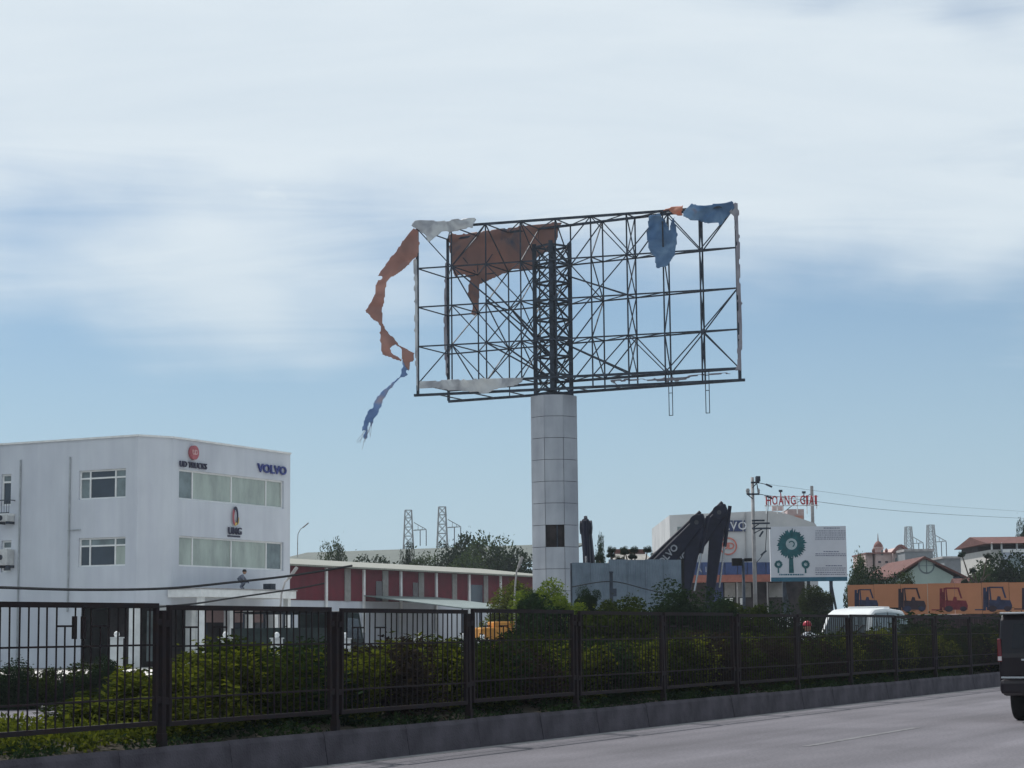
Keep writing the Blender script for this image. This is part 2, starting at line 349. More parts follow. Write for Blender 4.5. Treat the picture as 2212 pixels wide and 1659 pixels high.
for k in range(-1, 30):
    ub = u_first+k*step
    inst('post', post_me, fence, (ub+step, FV, 0), (random.uniform(-.012, .012), random.uniform(-.012, .012), random.uniform(-.08, .08)))
    pn = inst('panel', frame_me, fence, (ub+.10, FV+random.uniform(-.01, .01), random.uniform(-.012, .012)), (random.uniform(-.012, .012), random.uniform(-.003, .003), 0))
    for bx in (-.07, PW):
        for z_ in (FTOP-.2, FBOT+.22): inst('bracket', brk_me, pn, (bx, 0, z_))
    mot = 11 if k == -1 else 1
    sp = PW/(NB+1)
    if k < 12:
        for i in range(NB):
            xx = sp*(i+1)
            short = i in (mot+1, mot+5)
            inst('bar', sbar_me if short else bar_me, pn, (xx+random.uniform(-.004, .004), 0, 0), (0, random.gauss(0, .004), 0)); nbars += 1
            if i in (mot+2, mot+3) and k in (-1,): inst('plate', plate_me, pn, (xx, 0, 0))
        for a in (mot, mot+4):
            c = MB(); c.box(sp*(a+1), sp*(a+3), -.009, .009, FTOP-.25, FTOP-.23); c.build('crosspiece', M_['fence'], pn)
    else:
        c = MB()
        for i in range(NB): c.box(sp*(i+1)-.006, sp*(i+1)+.006, -.006, .006, FBOT, FTOP-.05)
        tag(c.build('distant_bars', M_['fence'], pn), kind='stuff')

# ================================================================== billboard
ZR, ZA, ZB = 90.0, 94.5, 97.2
def flat(p): return Vector((p.x, p.y, 0))
GR, GA, GB = flat(P(1594, 640, ZR)), flat(P(902, 660, ZA)), flat(P(968, 680, ZB))
LV = [20.92, 18.98, 17.10, 15.20, 13.40]; ZC = 12.86
bb = thing('unipole_billboard', 'tall roadside billboard skeleton of dark steel trusses on a white clad round pillar', 'billboard', (0, 0, 0))
def face_pt(G, t, z): return GR.lerp(G, t)+Vector((0, 0, z))
def steel_bar(name, p, q, w_, parent, col='steel'):
    return MB().bar(p, q, w_).build(name, M_[col], parent, fix=False)
NBAY = 9
def tt(i): return i/NBAY
faces = {}
for key, G, nm in (('A', GA, 'front_frame'), ('B', GB, 'rear_frame')):
    mb = MB()
    for z_ in (LV[0], LV[-1]): mb.bar(face_pt(G, -.002, z_), face_pt(G, 1.002, z_), .11)
    for t_ in ((1.0,) if key == 'B' else (0.0, 1.0)): mb.bar(face_pt(G, t_, LV[-1]-.5), face_pt(G, t_, LV[0]), .14)
    f = mb.build(nm, M_['steel'], bb, fix=False); faces[key] = f
    for i in range(1, NBAY): steel_bar('vertical_bar', face_pt(G, tt(i), ZC if i < 5 else LV[-1]-.1), face_pt(G, tt(i), LV[0]), .070, f)
    for z_ in LV[1:-1]: steel_bar('horizontal_bar', face_pt(G, 0, z_), face_pt(G, 1, z_), .064, f)
    rows = {0: [(0, 1), (1, 0), (2, 1), (3, 0), (4, 1), (5, 0), (7, 1), (8, 0)], 3: [(0, 0), (1, 1), (2, 0), (3, 1), (4, 1), (5, 0), (6, 1), (7, 0)] + ([(8, 1)] if key == 'A' else []),
            1: [(3, 1), (5, 0), (6, 0)] if key == 'A' else [(4, 0), (6, 1)], 2: [(0, 1), (4, 1), (6, 1), (7, 0)]}
    for r_, lst in rows.items():
        for i, d_ in lst:
            a, b = (i, i+1) if d_ else (i+1, i)
            steel_bar('diagonal_brace', face_pt(G, tt(a), LV[r_]), face_pt(G, tt(b), LV[r_+1]), .047, f)
for i in range(1, NBAY+1):
    for k, z_ in enumerate(LV):
        steel_bar('cross_tie', face_pt(GA, tt(i), z_), face_pt(GB, tt(i), z_), .05, bb)
        if i < NBAY: steel_bar('plan_brace', face_pt(GA, tt(i), z_), face_pt(GB, tt(i+1), z_), .042, bb)
    if i < NBAY:
        for k in range(4):
            a, b = (GA, GB) if (k+i) % 2 else (GB, GA)
            steel_bar('web_brace', face_pt(a, tt(i), LV[k]), face_pt(b, tt(i), LV[k+1]), .046, bb)
            if i in (1, 3, 6): steel_bar('web_brace', face_pt(b, tt(i), LV[k]), face_pt(a, tt(i), LV[k+1]), .04, bb)
# catwalk rails under both faces
for G, nm in ((GA, 'catwalk_rail'), (GB, 'catwalk_rail')):
    ex = 1.012 if G is GA else 1.0
    steel_bar(nm, face_pt(G, -.015, ZC), face_pt(G, ex, ZC), .12, bb)
    for i in (1, 3, 5, 7, 9):
        if G is GB and i >= 5: steel_bar('catwalk_hanger', face_pt(G, tt(i), ZC), face_pt(G, tt(i), LV[-1]), .05, bb)
for i in range(0, NBAY): steel_bar('catwalk_tie', face_pt(GA, tt(i)+.05, ZC), face_pt(GB, tt(i)+.05, ZC), .05, bb)
for xl, yb in ((1451, 880), (1529, 878)):
    tl = 0
    for k in range(200):
        q = face_pt(GB, k/200, 13)
        if P(xl, 850, q.y).x > q.x: tl = k/200; break
    c0 = face_pt(GB, tl, 0); dv = (GB-GR).normalized()*.09
    lad = MB()
    for s_ in (-1, 1): lad.bar(c0+dv*s_+Vector((0, 0, 11.45)), c0+dv*s_+Vector((0, 0, 13.4)), .035)
    for z_ in (11.46, 12.5, 12.9, 13.2): lad.bar(c0-dv+Vector((0, 0, z_)), c0+dv+Vector((0, 0, z_)), .03)
    lad.build('ladder', M_['steel'], bb, fix=False)
# core tower
TC = flat(P(1196, 860, 93.6)); PTOP = hz(1196, 858, 93.6)
TT = hz(1196, 527, 93.6)
tw = MB(); tw.cyl(TC+Vector((0, 0, PTOP-.2)), TC+Vector((0, 0, PTOP+5.2)), .17, .15, 14)
tower = tw.build('tower_core', M_['steel'], bb, fix=False)
ang = [R_(a) for a in (-95, -5, 85, 175)]
corn = [TC+Vector((math.cos(a)*.84, math.sin(a)*.84, 0)) for a in ang]
for c in corn: steel_bar('tower_leg', c+Vector((0, 0, PTOP-.3)), c+Vector((0, 0, TT)), .20, tower)
nlev = 8
for k in range(nlev+1):
    z_ = PTOP+.15+(TT-PTOP-.3)*k/nlev
    for j in range(4):
        a, b = corn[j], corn[(j+1) % 4]
        steel_bar('tower_tie', a+Vector((0, 0, z_)), b+Vector((0, 0, z_)), .09, tower)
        if k < nlev:
            z2 = PTOP+.15+(TT-PTOP-.3)*(k+1)/nlev
            steel_bar('tower_brace', a+Vector((0, 0, z_)), b+Vector((0, 0, z2)), .048, tower)
            steel_bar('tower_brace', b+Vector((0, 0, z_)), a+Vector((0, 0, z2)), .048, tower)
# raking struts from the tower into the faces
for G in (GA, GB):
    for (ti, zi, zt) in ((3/9, LV[2], LV[1]-.5), (7/9, LV[2]+.2, LV[3]-.6), (3/9, LV[4], LV[3]), (7/9, LV[3], LV[4]+.2), (8/9, LV[1], LV[3])):
        steel_bar('raking_strut', TC+Vector((0, 0, zt))+(face_pt(G, ti, 0)-TC)*.10, face_pt(G, ti, zi), .068, bb)
# pillar with clad panels, 8 columns round
RP = 1.15
pl = MB(); pl.cyl(TC+Vector((0, 0, -.1)), TC+Vector((0, 0, PTOP-.03)), RP-.16, RP-.16, 24)
pillar = pl.build('pillar', M_['void'], bb)
row_h = 1.013; nrow = 13; a0 = R_(-92)-math.pi/8
def clad_panel(a, b, z0, z1, th=.05):
    mb = MB(); n = 2; vs = []
    for i in range(n+1):
        t = a+(b-a)*i/n
        kf_ = .945 if i == 1 else 1      # nearly flat panel between its two seams
        for r_, z_ in ((RP*kf_, z0), (RP*kf_, z1), (RP*kf_-th, z1), (RP*kf_-th, z0)):
            vs.append((TC.x+r_*math.cos(t), TC.y+r_*math.sin(t), z_))
    fs = [(i*4+j, (i+1)*4+j, (i+1)*4+(j+1) % 4, i*4+(j+1) % 4) for i in range(n) for j in range(4)]+[(0, 1, 2, 3), (n*4+3, n*4+2, n*4+1, n*4)]
    return mb.add(vs, fs)
for r_ in range(nrow):
    z1 = PTOP-r_*row_h; z0 = z1-row_h+.022
    if z1 < .1: break
    z0 = max(z0, 0)
    for j in range(8):
        if r_ == 6 and j == 0: continue
        gap = .003 if r_ < 2 else .011
        a = a0+j*math.pi/4+gap; b = a0+(j+1)*math.pi/4-gap
        clad_panel(a, b, z0, z1).build('cladding_panel', M_['clad'], pillar)
bo = MB(); bo.cyl((TC.x, TC.y, PTOP-.03), (TC.x, TC.y, PTOP), RP*.93, RP*.93, 32); bo.build('pillar_cap', M_['clad'], bb)
st = MB()
ph = a0+math.pi/8+.1
st.bar((TC.x+1.0*math.cos(ph), TC.y+1.0*math.sin(ph)-.06, PTOP-7*row_h), (TC.x+1.0*math.cos(ph), TC.y+1.0*math.sin(ph)-.06, PTOP-6*row_h), .05)
st.build('inner_stud', M_['steel'], bb)

# ------------------------------------------------------------------ torn banner cloth
def clothmat(name, stops, transl=.45, scale=.8):
    m = bpy.data.materials.new(name); m.use_nodes = True; t = m.node_tree; b = t.nodes['Principled BSDF']
    b.inputs['Roughness'].default_value = .55
    tc = t.nodes.new('ShaderNodeTexCoord'); nz = t.nodes.new('ShaderNodeTexNoise'); nz.inputs['Scale'].default_value = scale; nz.inputs['Detail'].default_value = 4
    nz.inputs['Distortion'].default_value = .8
    t.links.new(tc.outputs['Object'], nz.inputs['Vector']); rp = t.nodes.new('ShaderNodeValToRGB'); cr = rp.color_ramp
    cr.elements[0].position = stops[0][0]; cr.elements[0].color = (*stops[0][1], 1)
    cr.elements[1].position = stops[-1][0]; cr.elements[1].color = (*stops[-1][1], 1)
    for p_, c_ in stops[1:-1]:
        e = cr.elements.new(p_); e.color = (*c_, 1)
    t.links.new(nz.outputs['Fac'], rp.inputs[0]); t.links.new(rp.outputs[0], b.inputs['Base Color'])
    tr = t.nodes.new('ShaderNodeBsdfTranslucent'); t.links.new(rp.outputs[0], tr.inputs['Color'])
    mx = t.nodes.new('ShaderNodeMixShader'); mx.inputs[0].default_value = transl
    t.links.new(b.outputs[0], mx.inputs[1]); t.links.new(tr.outputs[0], mx.inputs[2]); t.links.new(mx.outputs[0], t.nodes['Material Output'].inputs[0])
    return m
OR = (.40, .215, .18); ORL = (.56, .32, .26); BL = (.075, .14, .25); WH = (.62, .64, .66); GY = (.35, .36, .40)
C_or = clothmat('vinyl_orange', [(.3, (.30, .165, .14)), (.55, OR), (.75, ORL)], .34)
C_dk = clothmat('vinyl_orange_faded', [(.30, (.09, .11, .16)), (.40, (.26, .16, .145)), (.60, (.34, .19, .16)), (.76, (.50, .26, .20))], .45, .5)
C_wh = clothmat('vinyl_white_back', [(.3, GY), (.55, WH), (.8, (.72, .73, .73))], .35, 1.2)
C_bl = clothmat('vinyl_blue', [(.25, (.06, .12, .24)), (.5, (.13, .25, .42)), (.7, (.26, .40, .56)), (.85, (.36, .16, .14))], .42, .9)
C_gp = clothmat('vinyl_grey', [(.3, (.24, .22, .27)), (.6, (.38, .37, .41)), (.8, (.5, .5, .53))], .35, 1.3)
def refine(pts, seg=.22, rag=.035, seed=0):
    rr = random.Random(seed); o = []
    for i, p in enumerate(pts):
        q = pts[(i+1) % len(pts)]; n = max(1, int((q-p).length/seg))
        for k in range(n):
            r_ = p.lerp(q, k/n)
            if k: r_ = r_+Vector((rr.uniform(-1, 1), 0, rr.uniform(-1, 1)))*rag
            o.append(r_)
    return o
EZc = Vector((0, 0, 1))
def cloth(label, px, base, normal, m, amp=.25, freq=.6, bulge=0, rag=.03, shift=0, seed=1, name='torn_banner', cat='banner', dep=None):
    n = Vector(normal).normalized()
    shift = shift+amp*.75
    ex = EZc.cross(n).normalized(); o_ = base+n*shift
    pts = [on_plane(x, y, o_, n) for x, y in px]
    po = np.array([((p-o_).dot(ex), p.z) for p in pts]); g_ = .055 if len(px) < 40 else .07
    x0_, z0_ = po.min(0)-.06; x1_, z1_ = po.max(0)+.06
    nx, nz = int((x1_-x0_)/g_)+1, int((z1_-z0_)/g_)+1
    def inside(x, z):
        c_ = False; j_ = len(po)-1
        for i_ in range(len(po)):
            xi, zi = po[i_]; xj, zj = po[j_]
            if (zi > z) != (zj > z) and x < (xj-xi)*(z-zi)/(zj-zi)+xi: c_ = not c_
            j_ = i_
        return c_
    bm = bmesh.new(); vm = {}
    def vert(i_, j_):
        if (i_, j_) not in vm: vm[i_, j_] = bm.verts.new(o_-Vector((0, 0, o_.z))+ex*(x0_+i_*g_)+Vector((0, 0, z0_+j_*g_)))
        return vm[i_, j_]
    for i_ in range(nx):
        for j_ in range(nz):
            xx, zz_ = x0_+(i_+.5)*g_, z0_+(j_+.5)*g_
            wob = Vector((xx*4+seed, zz_*4, seed*3.3)); fx = noise.noise(wob)*rag*2.2; fz = noise.noise(wob+Vector((9, 5, 1)))*rag*2.2
            if inside(xx+fx, zz_+fz): bm.faces.new((vert(i_, j_), vert(i_+1, j_), vert(i_+1, j_+1), vert(i_, j_+1)))
    # relax the stair-stepped rim a little
    for _ in range(2): bmesh.ops.smooth_vert(bm, verts=[v for v in bm.verts if v.is_boundary], factor=.5, use_axis_x=True, use_axis_y=True, use_axis_z=True)
    c = sum((v.co for v in bm.verts), Vector())/len(bm.verts); rad = max((v.co-c).length for v in bm.verts)
    th_ = seed*1.3; fd = Vector((math.cos(th_)*.6, math.cos(th_)*.3, math.sin(th_)))
    for v in bm.verts:
        d = noise.noise(v.co*freq+Vector((seed*7.1, 3, 1)))*amp+noise.noise(v.co*freq*3.1+Vector((seed, 9, 4)))*amp*.22
        q_ = v.co.dot(fd)*3.2+noise.noise(v.co*.9)*2.5
        d += (abs(math.sin(q_))-.5)*amp*.35*(.5+noise.noise(v.co*.6+Vector((3, seed, 0))))
        if bulge: d += -bulge*max(0, 1-((v.co-c).length/rad)**2)
        v.co += n*(-d if False else d)
    me = bpy.data.meshes.new(name); bm.to_mesh(me); bm.free(); me.materials.append(m)
    me.polygons.foreach_set('use_smooth', [True]*len(me.polygons))
    o = bpy.data.objects.new(name, me); COL.objects.link(o); tag(o, label, cat)
    so_ = o.modifiers.new('thick', 'SOLIDIFY'); so_.thickness = .006
    return o
nA = (GA-GR).cross(Vector((0, 0, 1))).normalized(); nB = (GB-GR).cross(Vector((0, 0, 1))).normalized()
if nA.y > 0: nA = -nA
if nB.y > 0: nB = -nB
k2 = crop(1300, 720, 820); k3 = crop(2000, 720, 840); k4 = crop(1300, 1100, 820); k5 = crop(2000, 1100, 840)
def pk(k, *p): return [k(a, b) for a, b in p]
cloth('long orange torn vinyl streamer blowing off the left edge of the billboard',
      pk(k2, (680, 372), (730, 378), (745, 500), (722, 650), (672, 680), (610, 760), (470, 850), (415, 880), (385, 1000), (355, 1180), (368, 1350), (362, 1375), (332, 1365), (305, 1312), (262, 1290), (240, 1255), (180, 1205), (240, 1120), (285, 1040), (292, 935), (310, 892), (345, 885), (350, 855), (305, 845), (400, 710), (560, 510)), GA, nA, C_or, .35, .45, shift=.12, seed=2)
cloth('orange torn vinyl loop with a hole hanging beside the left edge of the frame',
      pk(k4, (332, 300), (368, 300), (385, 350), (500, 480), (550, 535), (690, 605), (680, 680), (640, 690), (635, 775), (600, 770), (560, 695), (556, 660), (562, 600), (545, 560), (490, 520), (440, 556), (450, 595), (490, 622), (545, 655), (548, 690), (370, 628), (338, 480), (345, 360)), GA, nA, C_or, .25, .6, shift=.14, seed=4)
cloth('blue and red torn vinyl tail dangling lowest at the left of the billboard',
      pk(k4, (555, 660), (640, 690), (632, 775), (598, 780), (605, 830), (530, 850), (470, 930), (370, 1090), (300, 1240), (265, 1340), (245, 1350), (225, 1290), (215, 1370), (210, 1470), (180, 1480), (195, 1380), (150, 1390), (200, 1250), (270, 1100), (370, 980), (520, 830), (550, 770)), GA, nA, clothmat('vinyl_tail', [(.3, (.12, .22, .42)), (.5, (.22, .33, .55)), (.68, (.42, .38, .45)), (.8, (.35, .14, .14))], .4, 1.1), .2, .8, shift=.16, seed=5, rag=.05)
tail_o = [o for o in COL.objects if o.get('label', '').startswith('blue and red torn')][0]
rt2 = random.Random(8)
for k in range(9):
    a_ = on_plane(*k4(rt2.uniform(190, 260), rt2.uniform(1270, 1390)), GA+nA*.3, nA); dx_ = rt2.uniform(-.55, .15)
    MB().tube([a_, a_+Vector((dx_*.4, 0, -rt2.uniform(.2, .35))), a_+Vector((dx_, rt2.uniform(-.1, .1), -rt2.uniform(.5, .95)))], .008, 4).build('frayed_thread', C_gp, tail_o)
cloth('white torn vinyl sheet flapping over the top left corner of the billboard',
      pk(k2, (668, 345), (705, 300), (780, 290), (950, 288), (1200, 268), (1320, 272), (1285, 370), (1200, 382), (1050, 408), (960, 398), (890, 470), (845, 522), (800, 450), (740, 392)), GA, nA, C_wh, .35, .7, shift=.1, seed=6)
cloth('large faded orange vinyl remnant stretched across the upper left of the rear frame',
      pk(k2, (1040, 430), (1340, 400), (1640, 360), (1900, 325), (2168, 300), (2110, 515), (2060, 585), (1930, 668), (1918, 748), (1870, 785), (1690, 782), (1345, 938), (1345, 1190), (1320, 1250), (1258, 1245), (1272, 1150), (1218, 1050), (1245, 880), (1190, 830), (1090, 862), (1060, 780), (1045, 640)), GB, nB, C_dk, .22, .5, shift=-.12, seed=7)
cloth('blue vinyl clump bulging under the top rail right of the tower',
      pk(k3, (1140, 230), (1250, 212), (1325, 345), (1350, 250), (1388, 232), (1402, 370), (1385, 600), (1330, 718), (1248, 768), (1212, 735), (1200, 655), (1130, 560), (1100, 430), (1120, 300)), GA, nA, C_bl, .35, .8, bulge=.5, shift=.12, seed=8, rag=.05)
cloth('blue vinyl bundle wrapped over the top right end of the billboard',
      pk(k3, (1470, 235), (1490, 165), (1560, 108), (1650, 128), (1760, 108), (1900, 98), (1985, 95), (1990, 150), (1930, 210), (1890, 260), (1830, 352), (1810, 300), (1680, 285), (1540, 285)), GA, nA, C_bl, .35, 1.0, bulge=.3, shift=.14, seed=9)
cloth('small bright orange vinyl scrap twisted on the top rail left of the blue bundle',
      pk(k3, (1240, 190), (1340, 155), (1480, 132), (1472, 240), (1400, 235), (1350, 190)), GA, nA, clothmat('vinyl_bright', [(.3, (.45, .16, .10)), (.7, (.7, .33, .22))], .45), .3, 1.2, shift=.1, seed=10)
cloth('grey white vinyl strip wrapped down the right edge of the billboard',
      pk(k3, (1985, 100), (2025, 105), (2030, 300), (2040, 700), (2060, 1150), (2066, 1500), (2062, 1775), (1985, 1765), (2012, 1690), (2022, 1400), (2012, 1100), (2002, 800), (1998, 500), (1978, 240), (1930, 200)), GA, nA, C_gp, .15, .5, shift=.16, seed=11, rag=.02)
cloth('white vinyl remnant sagging along the bottom rail left of the tower',
      pk(k4, (732, 884), (1100, 870), (1500, 862), (1790, 850), (1780, 895), (1720, 930), (1500, 985), (1430, 1015), (1250, 1000), (1220, 988), (1050, 985), (900, 965), (735, 966)), GA, nA, C_wh, .2, .8, shift=.12, seed=12)
cloth('pale strip of vinyl clinging to the left edge of the front frame',
      pk(k2, (675, 690), (700, 665), (716, 690), (722, 1100), (720, 1500), (722, 2050), (700, 1900), (685, 1500), (682, 1000)), GA, nA, C_wh, .08, .6, shift=.12, seed=13, rag=.015)
cloth('narrow pale vinyl strip clinging to the left edge of the rear frame',
      pk(k2, (998, 720), (1018, 700), (1020, 1200), (1018, 1600), (1020, 1900), (994, 1850), (984, 1500), (992, 1100)), GB, nB, C_gp, .08, .6, shift=.12, seed=14, rag=.015)
cloth('ragged grey vinyl scraps along the bottom rail right of the tower',
      pk(k5, (750, 858), (960, 838), (1100, 845), (1320, 825), (1440, 825), (1560, 800), (1700, 792), (1960, 780), (1950, 792), (1700, 808), (1590, 820), (1480, 850), (1400, 870), (1300, 872), (1120, 862), (960, 868), (800, 880), (850, 925), (820, 915)), GB, nB, C_gp, .12, .9, shift=.1, seed=15)

# ================================================================== generic building helpers
def wall_sheet(mb, o, ex, ez, w_, z0, z1, holes, inn, depth=.18):
    """wall in plane o + x*ex + z*ez with rectangular holes (x0,x1,z0,z1) and reveals of given depth along inn"""
    xs = sorted({0, w_, *[h[0] for h in holes], *[h[1] for h in holes]}); zs = sorted({z0, z1, *[h[2] for h in holes], *[h[3] for h in holes]})
    pt = lambda x, z, d=0: o+ex*x+ez*z+inn*d
    for a, b in zip(xs[:-1], xs[1:]):
        for c, d in zip(zs[:-1], zs[1:]):
            if any(h[0]-1e-6 <= a and b <= h[1]+1e-6 and h[2]-1e-6 <= c and d <= h[3]+1e-6 for h in holes): continue
            mb.quad(pt(a, c), pt(b, c), pt(b, d), pt(a, d))
    for x0, x1, c, d in holes:
        mb.quad(pt(x0, c), pt(x0, d), pt(x0, d, depth), pt(x0, c, depth)); mb.quad(pt(x1, c), pt(x1, c, depth), pt(x1, d, depth), pt(x1, d))
        mb.quad(pt(x0, c), pt(x0, c, depth), pt(x1, c, depth), pt(x1, c)); mb.quad(pt(x0, d), pt(x1, d), pt(x1, d, depth), pt(x0, d, depth))
def abox(mb, o, ex, ey, ez, x0, x1, y0, y1, z0, z1):
    pt = [o+ex*x+ey*y+ez*z for z in (z0, z1) for y in (y0, y1) for x in (x0, x1)]
    return mb.add(pt, [(0, 2, 3, 1), (4, 5, 7, 6), (0, 1, 5, 4), (2, 6, 7, 3), (0, 4, 6, 2), (1, 3, 7, 5)])
EZ = Vector((0, 0, 1))
def window(parent, o, ex, inn, x0, x1, z0, z1, cols, rows, mats, fw=.06, d=.12, transom_full=True):
    """window frame (part) with panes (sub-parts). cols / rows: inner fractions"""
    f = MB(); cs = [0]+list(cols)+[1]; rs = [0]+list(rows)+[1]; W_, H_ = x1-x0, z1-z0
    abox(f, o, ex, inn, EZ, x0, x1, d-.05, d+.02, z0, z0+fw); abox(f, o, ex, inn, EZ, x0, x1, d-.05, d+.02, z1-fw, z1)
    abox(f, o, ex, inn, EZ, x0, x0+fw, d-.05, d+.02, z0+fw, z1-fw); abox(f, o, ex, inn, EZ, x1-fw, x1, d-.05, d+.02, z0+fw, z1-fw)
    for c in cols: abox(f, o, ex, inn, EZ, x0+c*W_-fw/2, x0+c*W_+fw/2, d-.048, d+.018, z0+fw, z1-fw)
    for r in rows: abox(f, o, ex, inn, EZ, x0+fw, x1-fw, d-.046, d+.016, z0+r*H_-fw/2, z0+r*H_+fw/2)
    fo = f.build('window', M_['frame'], parent)
    k = 0
    for i in range(len(cs)-1):
        for j in range(len(rs)-1):
            p = MB(); abox(p, o, ex, inn, EZ, x0+cs[i]*W_+.02, x0+cs[i+1]*W_-.02, d+.0, d+.012, z0+rs[j]*H_+.02, z0+rs[j+1]*H_-.02)
            p.build('pane', M_[mats[k % len(mats)]], fo); k += 1
    return fo

# ================================================================== white dealership building (left)
p295, p367, p630 = P(295, 1200, 105), P(367, 1200, 106.3), P(630, 1200, 116.4)
ul, vl = p295.dot(U), p295.dot(V); u0, v0 = p367.dot(U), p367.dot(V); u1 = p630.dot(U)
v0 = (v0+p630.dot(V))/2
HT = on_v(367, 945, v0)[1]
z1f = on_u(171, 1309, ul)[1]          # soffit of the upper storeys
wb = thing('white_office_building', 'white three storey dealership office with ribbon windows and wall logos', 'building', Wp(ul, v0, 0), RZ)
def LB(u, v, z): return Vector((u-ul, v-v0, z))
ex_f, in_f = Vector((1, 0, 0)), Vector((0, 1, 0))       # front (faces the road, -v)
ex_l, in_l = Vector((0, -1, 0)), Vector((1, 0, 0))      # left wall (faces the camera, -u), x runs to the right in view
VB = 22.0                                               # depth of the building away from the road
wl = MB(); lo = LB(ul, vl+VB, 0); lw = VB
def hole_l(xa, ya, xb, yb):
    a, za = on_u(xa, ya, ul); b, zb = on_u(xb, yb, ul)
    return ((vl+VB)-a, (vl+VB)-b, min(za, zb), max(za, zb))
def mid(*h): return h
W1 = hole_l(171, 1017, 271, 1075); W2 = hole_l(170, 1163, 270, 1222); W3 = hole_l(3, 1025, 23, 1092); W4 = hole_l(3, 1168, 23, 1236)
xop = (vl+VB)-on_u(176, 1310, ul)[0]
wall_sheet(wl, lo, ex_l, EZ, lw, z1f, HT, [W1, W2, W3, W4], in_l, .25)
wall_sheet(wl, lo, ex_l, EZ, xop, 0, z1f, [], in_l)
# chamfered corner
wl.quad(LB(ul, vl, z1f), LB(u0, v0, z1f), LB(u0, v0, HT), LB(ul, vl, HT))
fo_ = LB(u0, v0, 0); fw_ = u1-u0
def hole_f(xa, yt, yb, xb):
    a, za = on_v(xa, yt, v0); a2, zb = on_v(xa, yb, v0); b, _ = on_v(xb, 1050, v0); return (a-u0, b-u0, zb, za)
F1 = hole_f(387, 1013, 1078, 613); F2 = hole_f(387, 1157, 1223, 613)
wall_sheet(wl, fo_, ex_f, EZ, fw_, z1f, HT, [F1, F2], in_f, .25)
ub_, vb_ = u1, vl+VB
wl.quad(LB(u1, v0, 0), LB(u1, vb_, 0), LB(u1, vb_, HT), LB(u1, v0, HT)); wl.quad(LB(u1, vb_, 0), LB(ul, vb_, 0), LB(ul, vb_, HT), LB(u1, vb_, HT))
wl.add([LB(ul, vl, HT-.25), LB(u0, v0, HT-.25), LB(u1, v0, HT-.25), LB(u1, vb_, HT-.25), LB(ul, vb_, HT-.25)], [(0, 1, 2, 3, 4)])
wl.add([LB(ul, vl, z1f), LB(u0, v0, z1f), LB(u1, v0, z1f), LB(u1, vb_, z1f), LB(ul, vb_, z1f)], [(4, 3, 2, 1, 0)])
wl.build('wall', M_['white_wall'], wb, fix=False)
cp = MB()
for a, b in ((LB(ul, vb_, HT), LB(ul, vl, HT)), (LB(ul, vl, HT), LB(u0, v0, HT)), (LB(u0, v0, HT), LB(u1, v0, HT)), (LB(u1, v0, HT), LB(u1, vb_, HT))):
    cp.bar(a+Vector((0, 0, .03)), b+Vector((0, 0, .03)), .16, .10)
cp.build('parapet_coping', M_['trim'], wb, fix=False)
window(wb, lo, ex_l, in_l, *W1, (.22, .76), (.72,), ['glass_blind2', 'glass_blind2', 'glass_dark', 'glass_dark', 'glass_blind2', 'glass_blind2'], .085, .16)
window(wb, lo, ex_l, in_l, *W2, (.22, .76), (.72,), ['glass_dark', 'glass_blind2', 'glass_dark', 'glass_blind2', 'glass_blind', 'glass_blind2'], .085, .16)
window(wb, lo, ex_l, in_l, *W3, (), (.75,), ['glass_dark', 'glass_blind2'], .1, .16)
window(wb, lo, ex_l, in_l, *W4, (), (.75,), ['glass_dark', 'glass_blind2'], .1, .16)
window(wb, fo_, ex_f, in_f, *F1, (.135, .495, .835), (), ['glass_blind2', 'glass_blind', 'glass_blind', 'glass_blind'], .09, .16)
window(wb, fo_, ex_f, in_f, *F2, (.135, .495, .84), (), ['glass_blind', 'glass_blind', 'glass_blind', 'glass_blind2'], .09, .16)
# ground floor: recessed dark front, columns
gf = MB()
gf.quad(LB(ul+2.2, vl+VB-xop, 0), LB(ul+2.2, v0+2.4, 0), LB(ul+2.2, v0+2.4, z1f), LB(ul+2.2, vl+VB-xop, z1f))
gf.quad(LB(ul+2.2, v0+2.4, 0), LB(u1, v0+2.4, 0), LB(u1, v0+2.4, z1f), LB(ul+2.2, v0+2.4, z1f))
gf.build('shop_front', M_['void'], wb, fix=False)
def colm(u, v, w_, z0=0):
    c = MB(); q = LB(u, v, 0); c.box(q.x-w_/2, q.x+w_/2, q.y-w_/2, q.y+w_/2, z0, z1f-.003); c.build('column', M_['trim'], wb)
for x in (284,): colm(ul+.26, on_u(x, 1350, ul)[0], .42)
colm(u0+.1, v0+.45, .42)
for x in (422, 504, 545, 600): colm(on_v(x, 1340, v0)[0], v0+.3, .40)
for i, (xa, xb) in enumerate(((372, 415), (455, 500), (553, 598))):
    a, b = on_v(xa, 1350, v0)[0], on_v(xb, 1350, v0)[0]
    p = MB(); q = LB(a, v0+1.6, 0); q2 = LB(b, v0+1.6, 0); p.box(q.x, q2.x, q.y, q.y+.05, .3, z1f-.3); p.build('shop_glass', M_['glass_dark' if i else 'glass_blind2'], wb)
a, b = on_v(470, 1350, v0)[0], on_v(600, 1350, v0)[0]
p = MB(); q = LB(a, v0+1.0, 0); q2 = LB(b, v0+1.0, 0); p.box(q.x, q2.x, q.y, q.y+.06, z1f-.9, z1f-.05); p.build('fascia_panel', mat('brown_panel', (.30, .20, .19), .6, var=.1), wb)
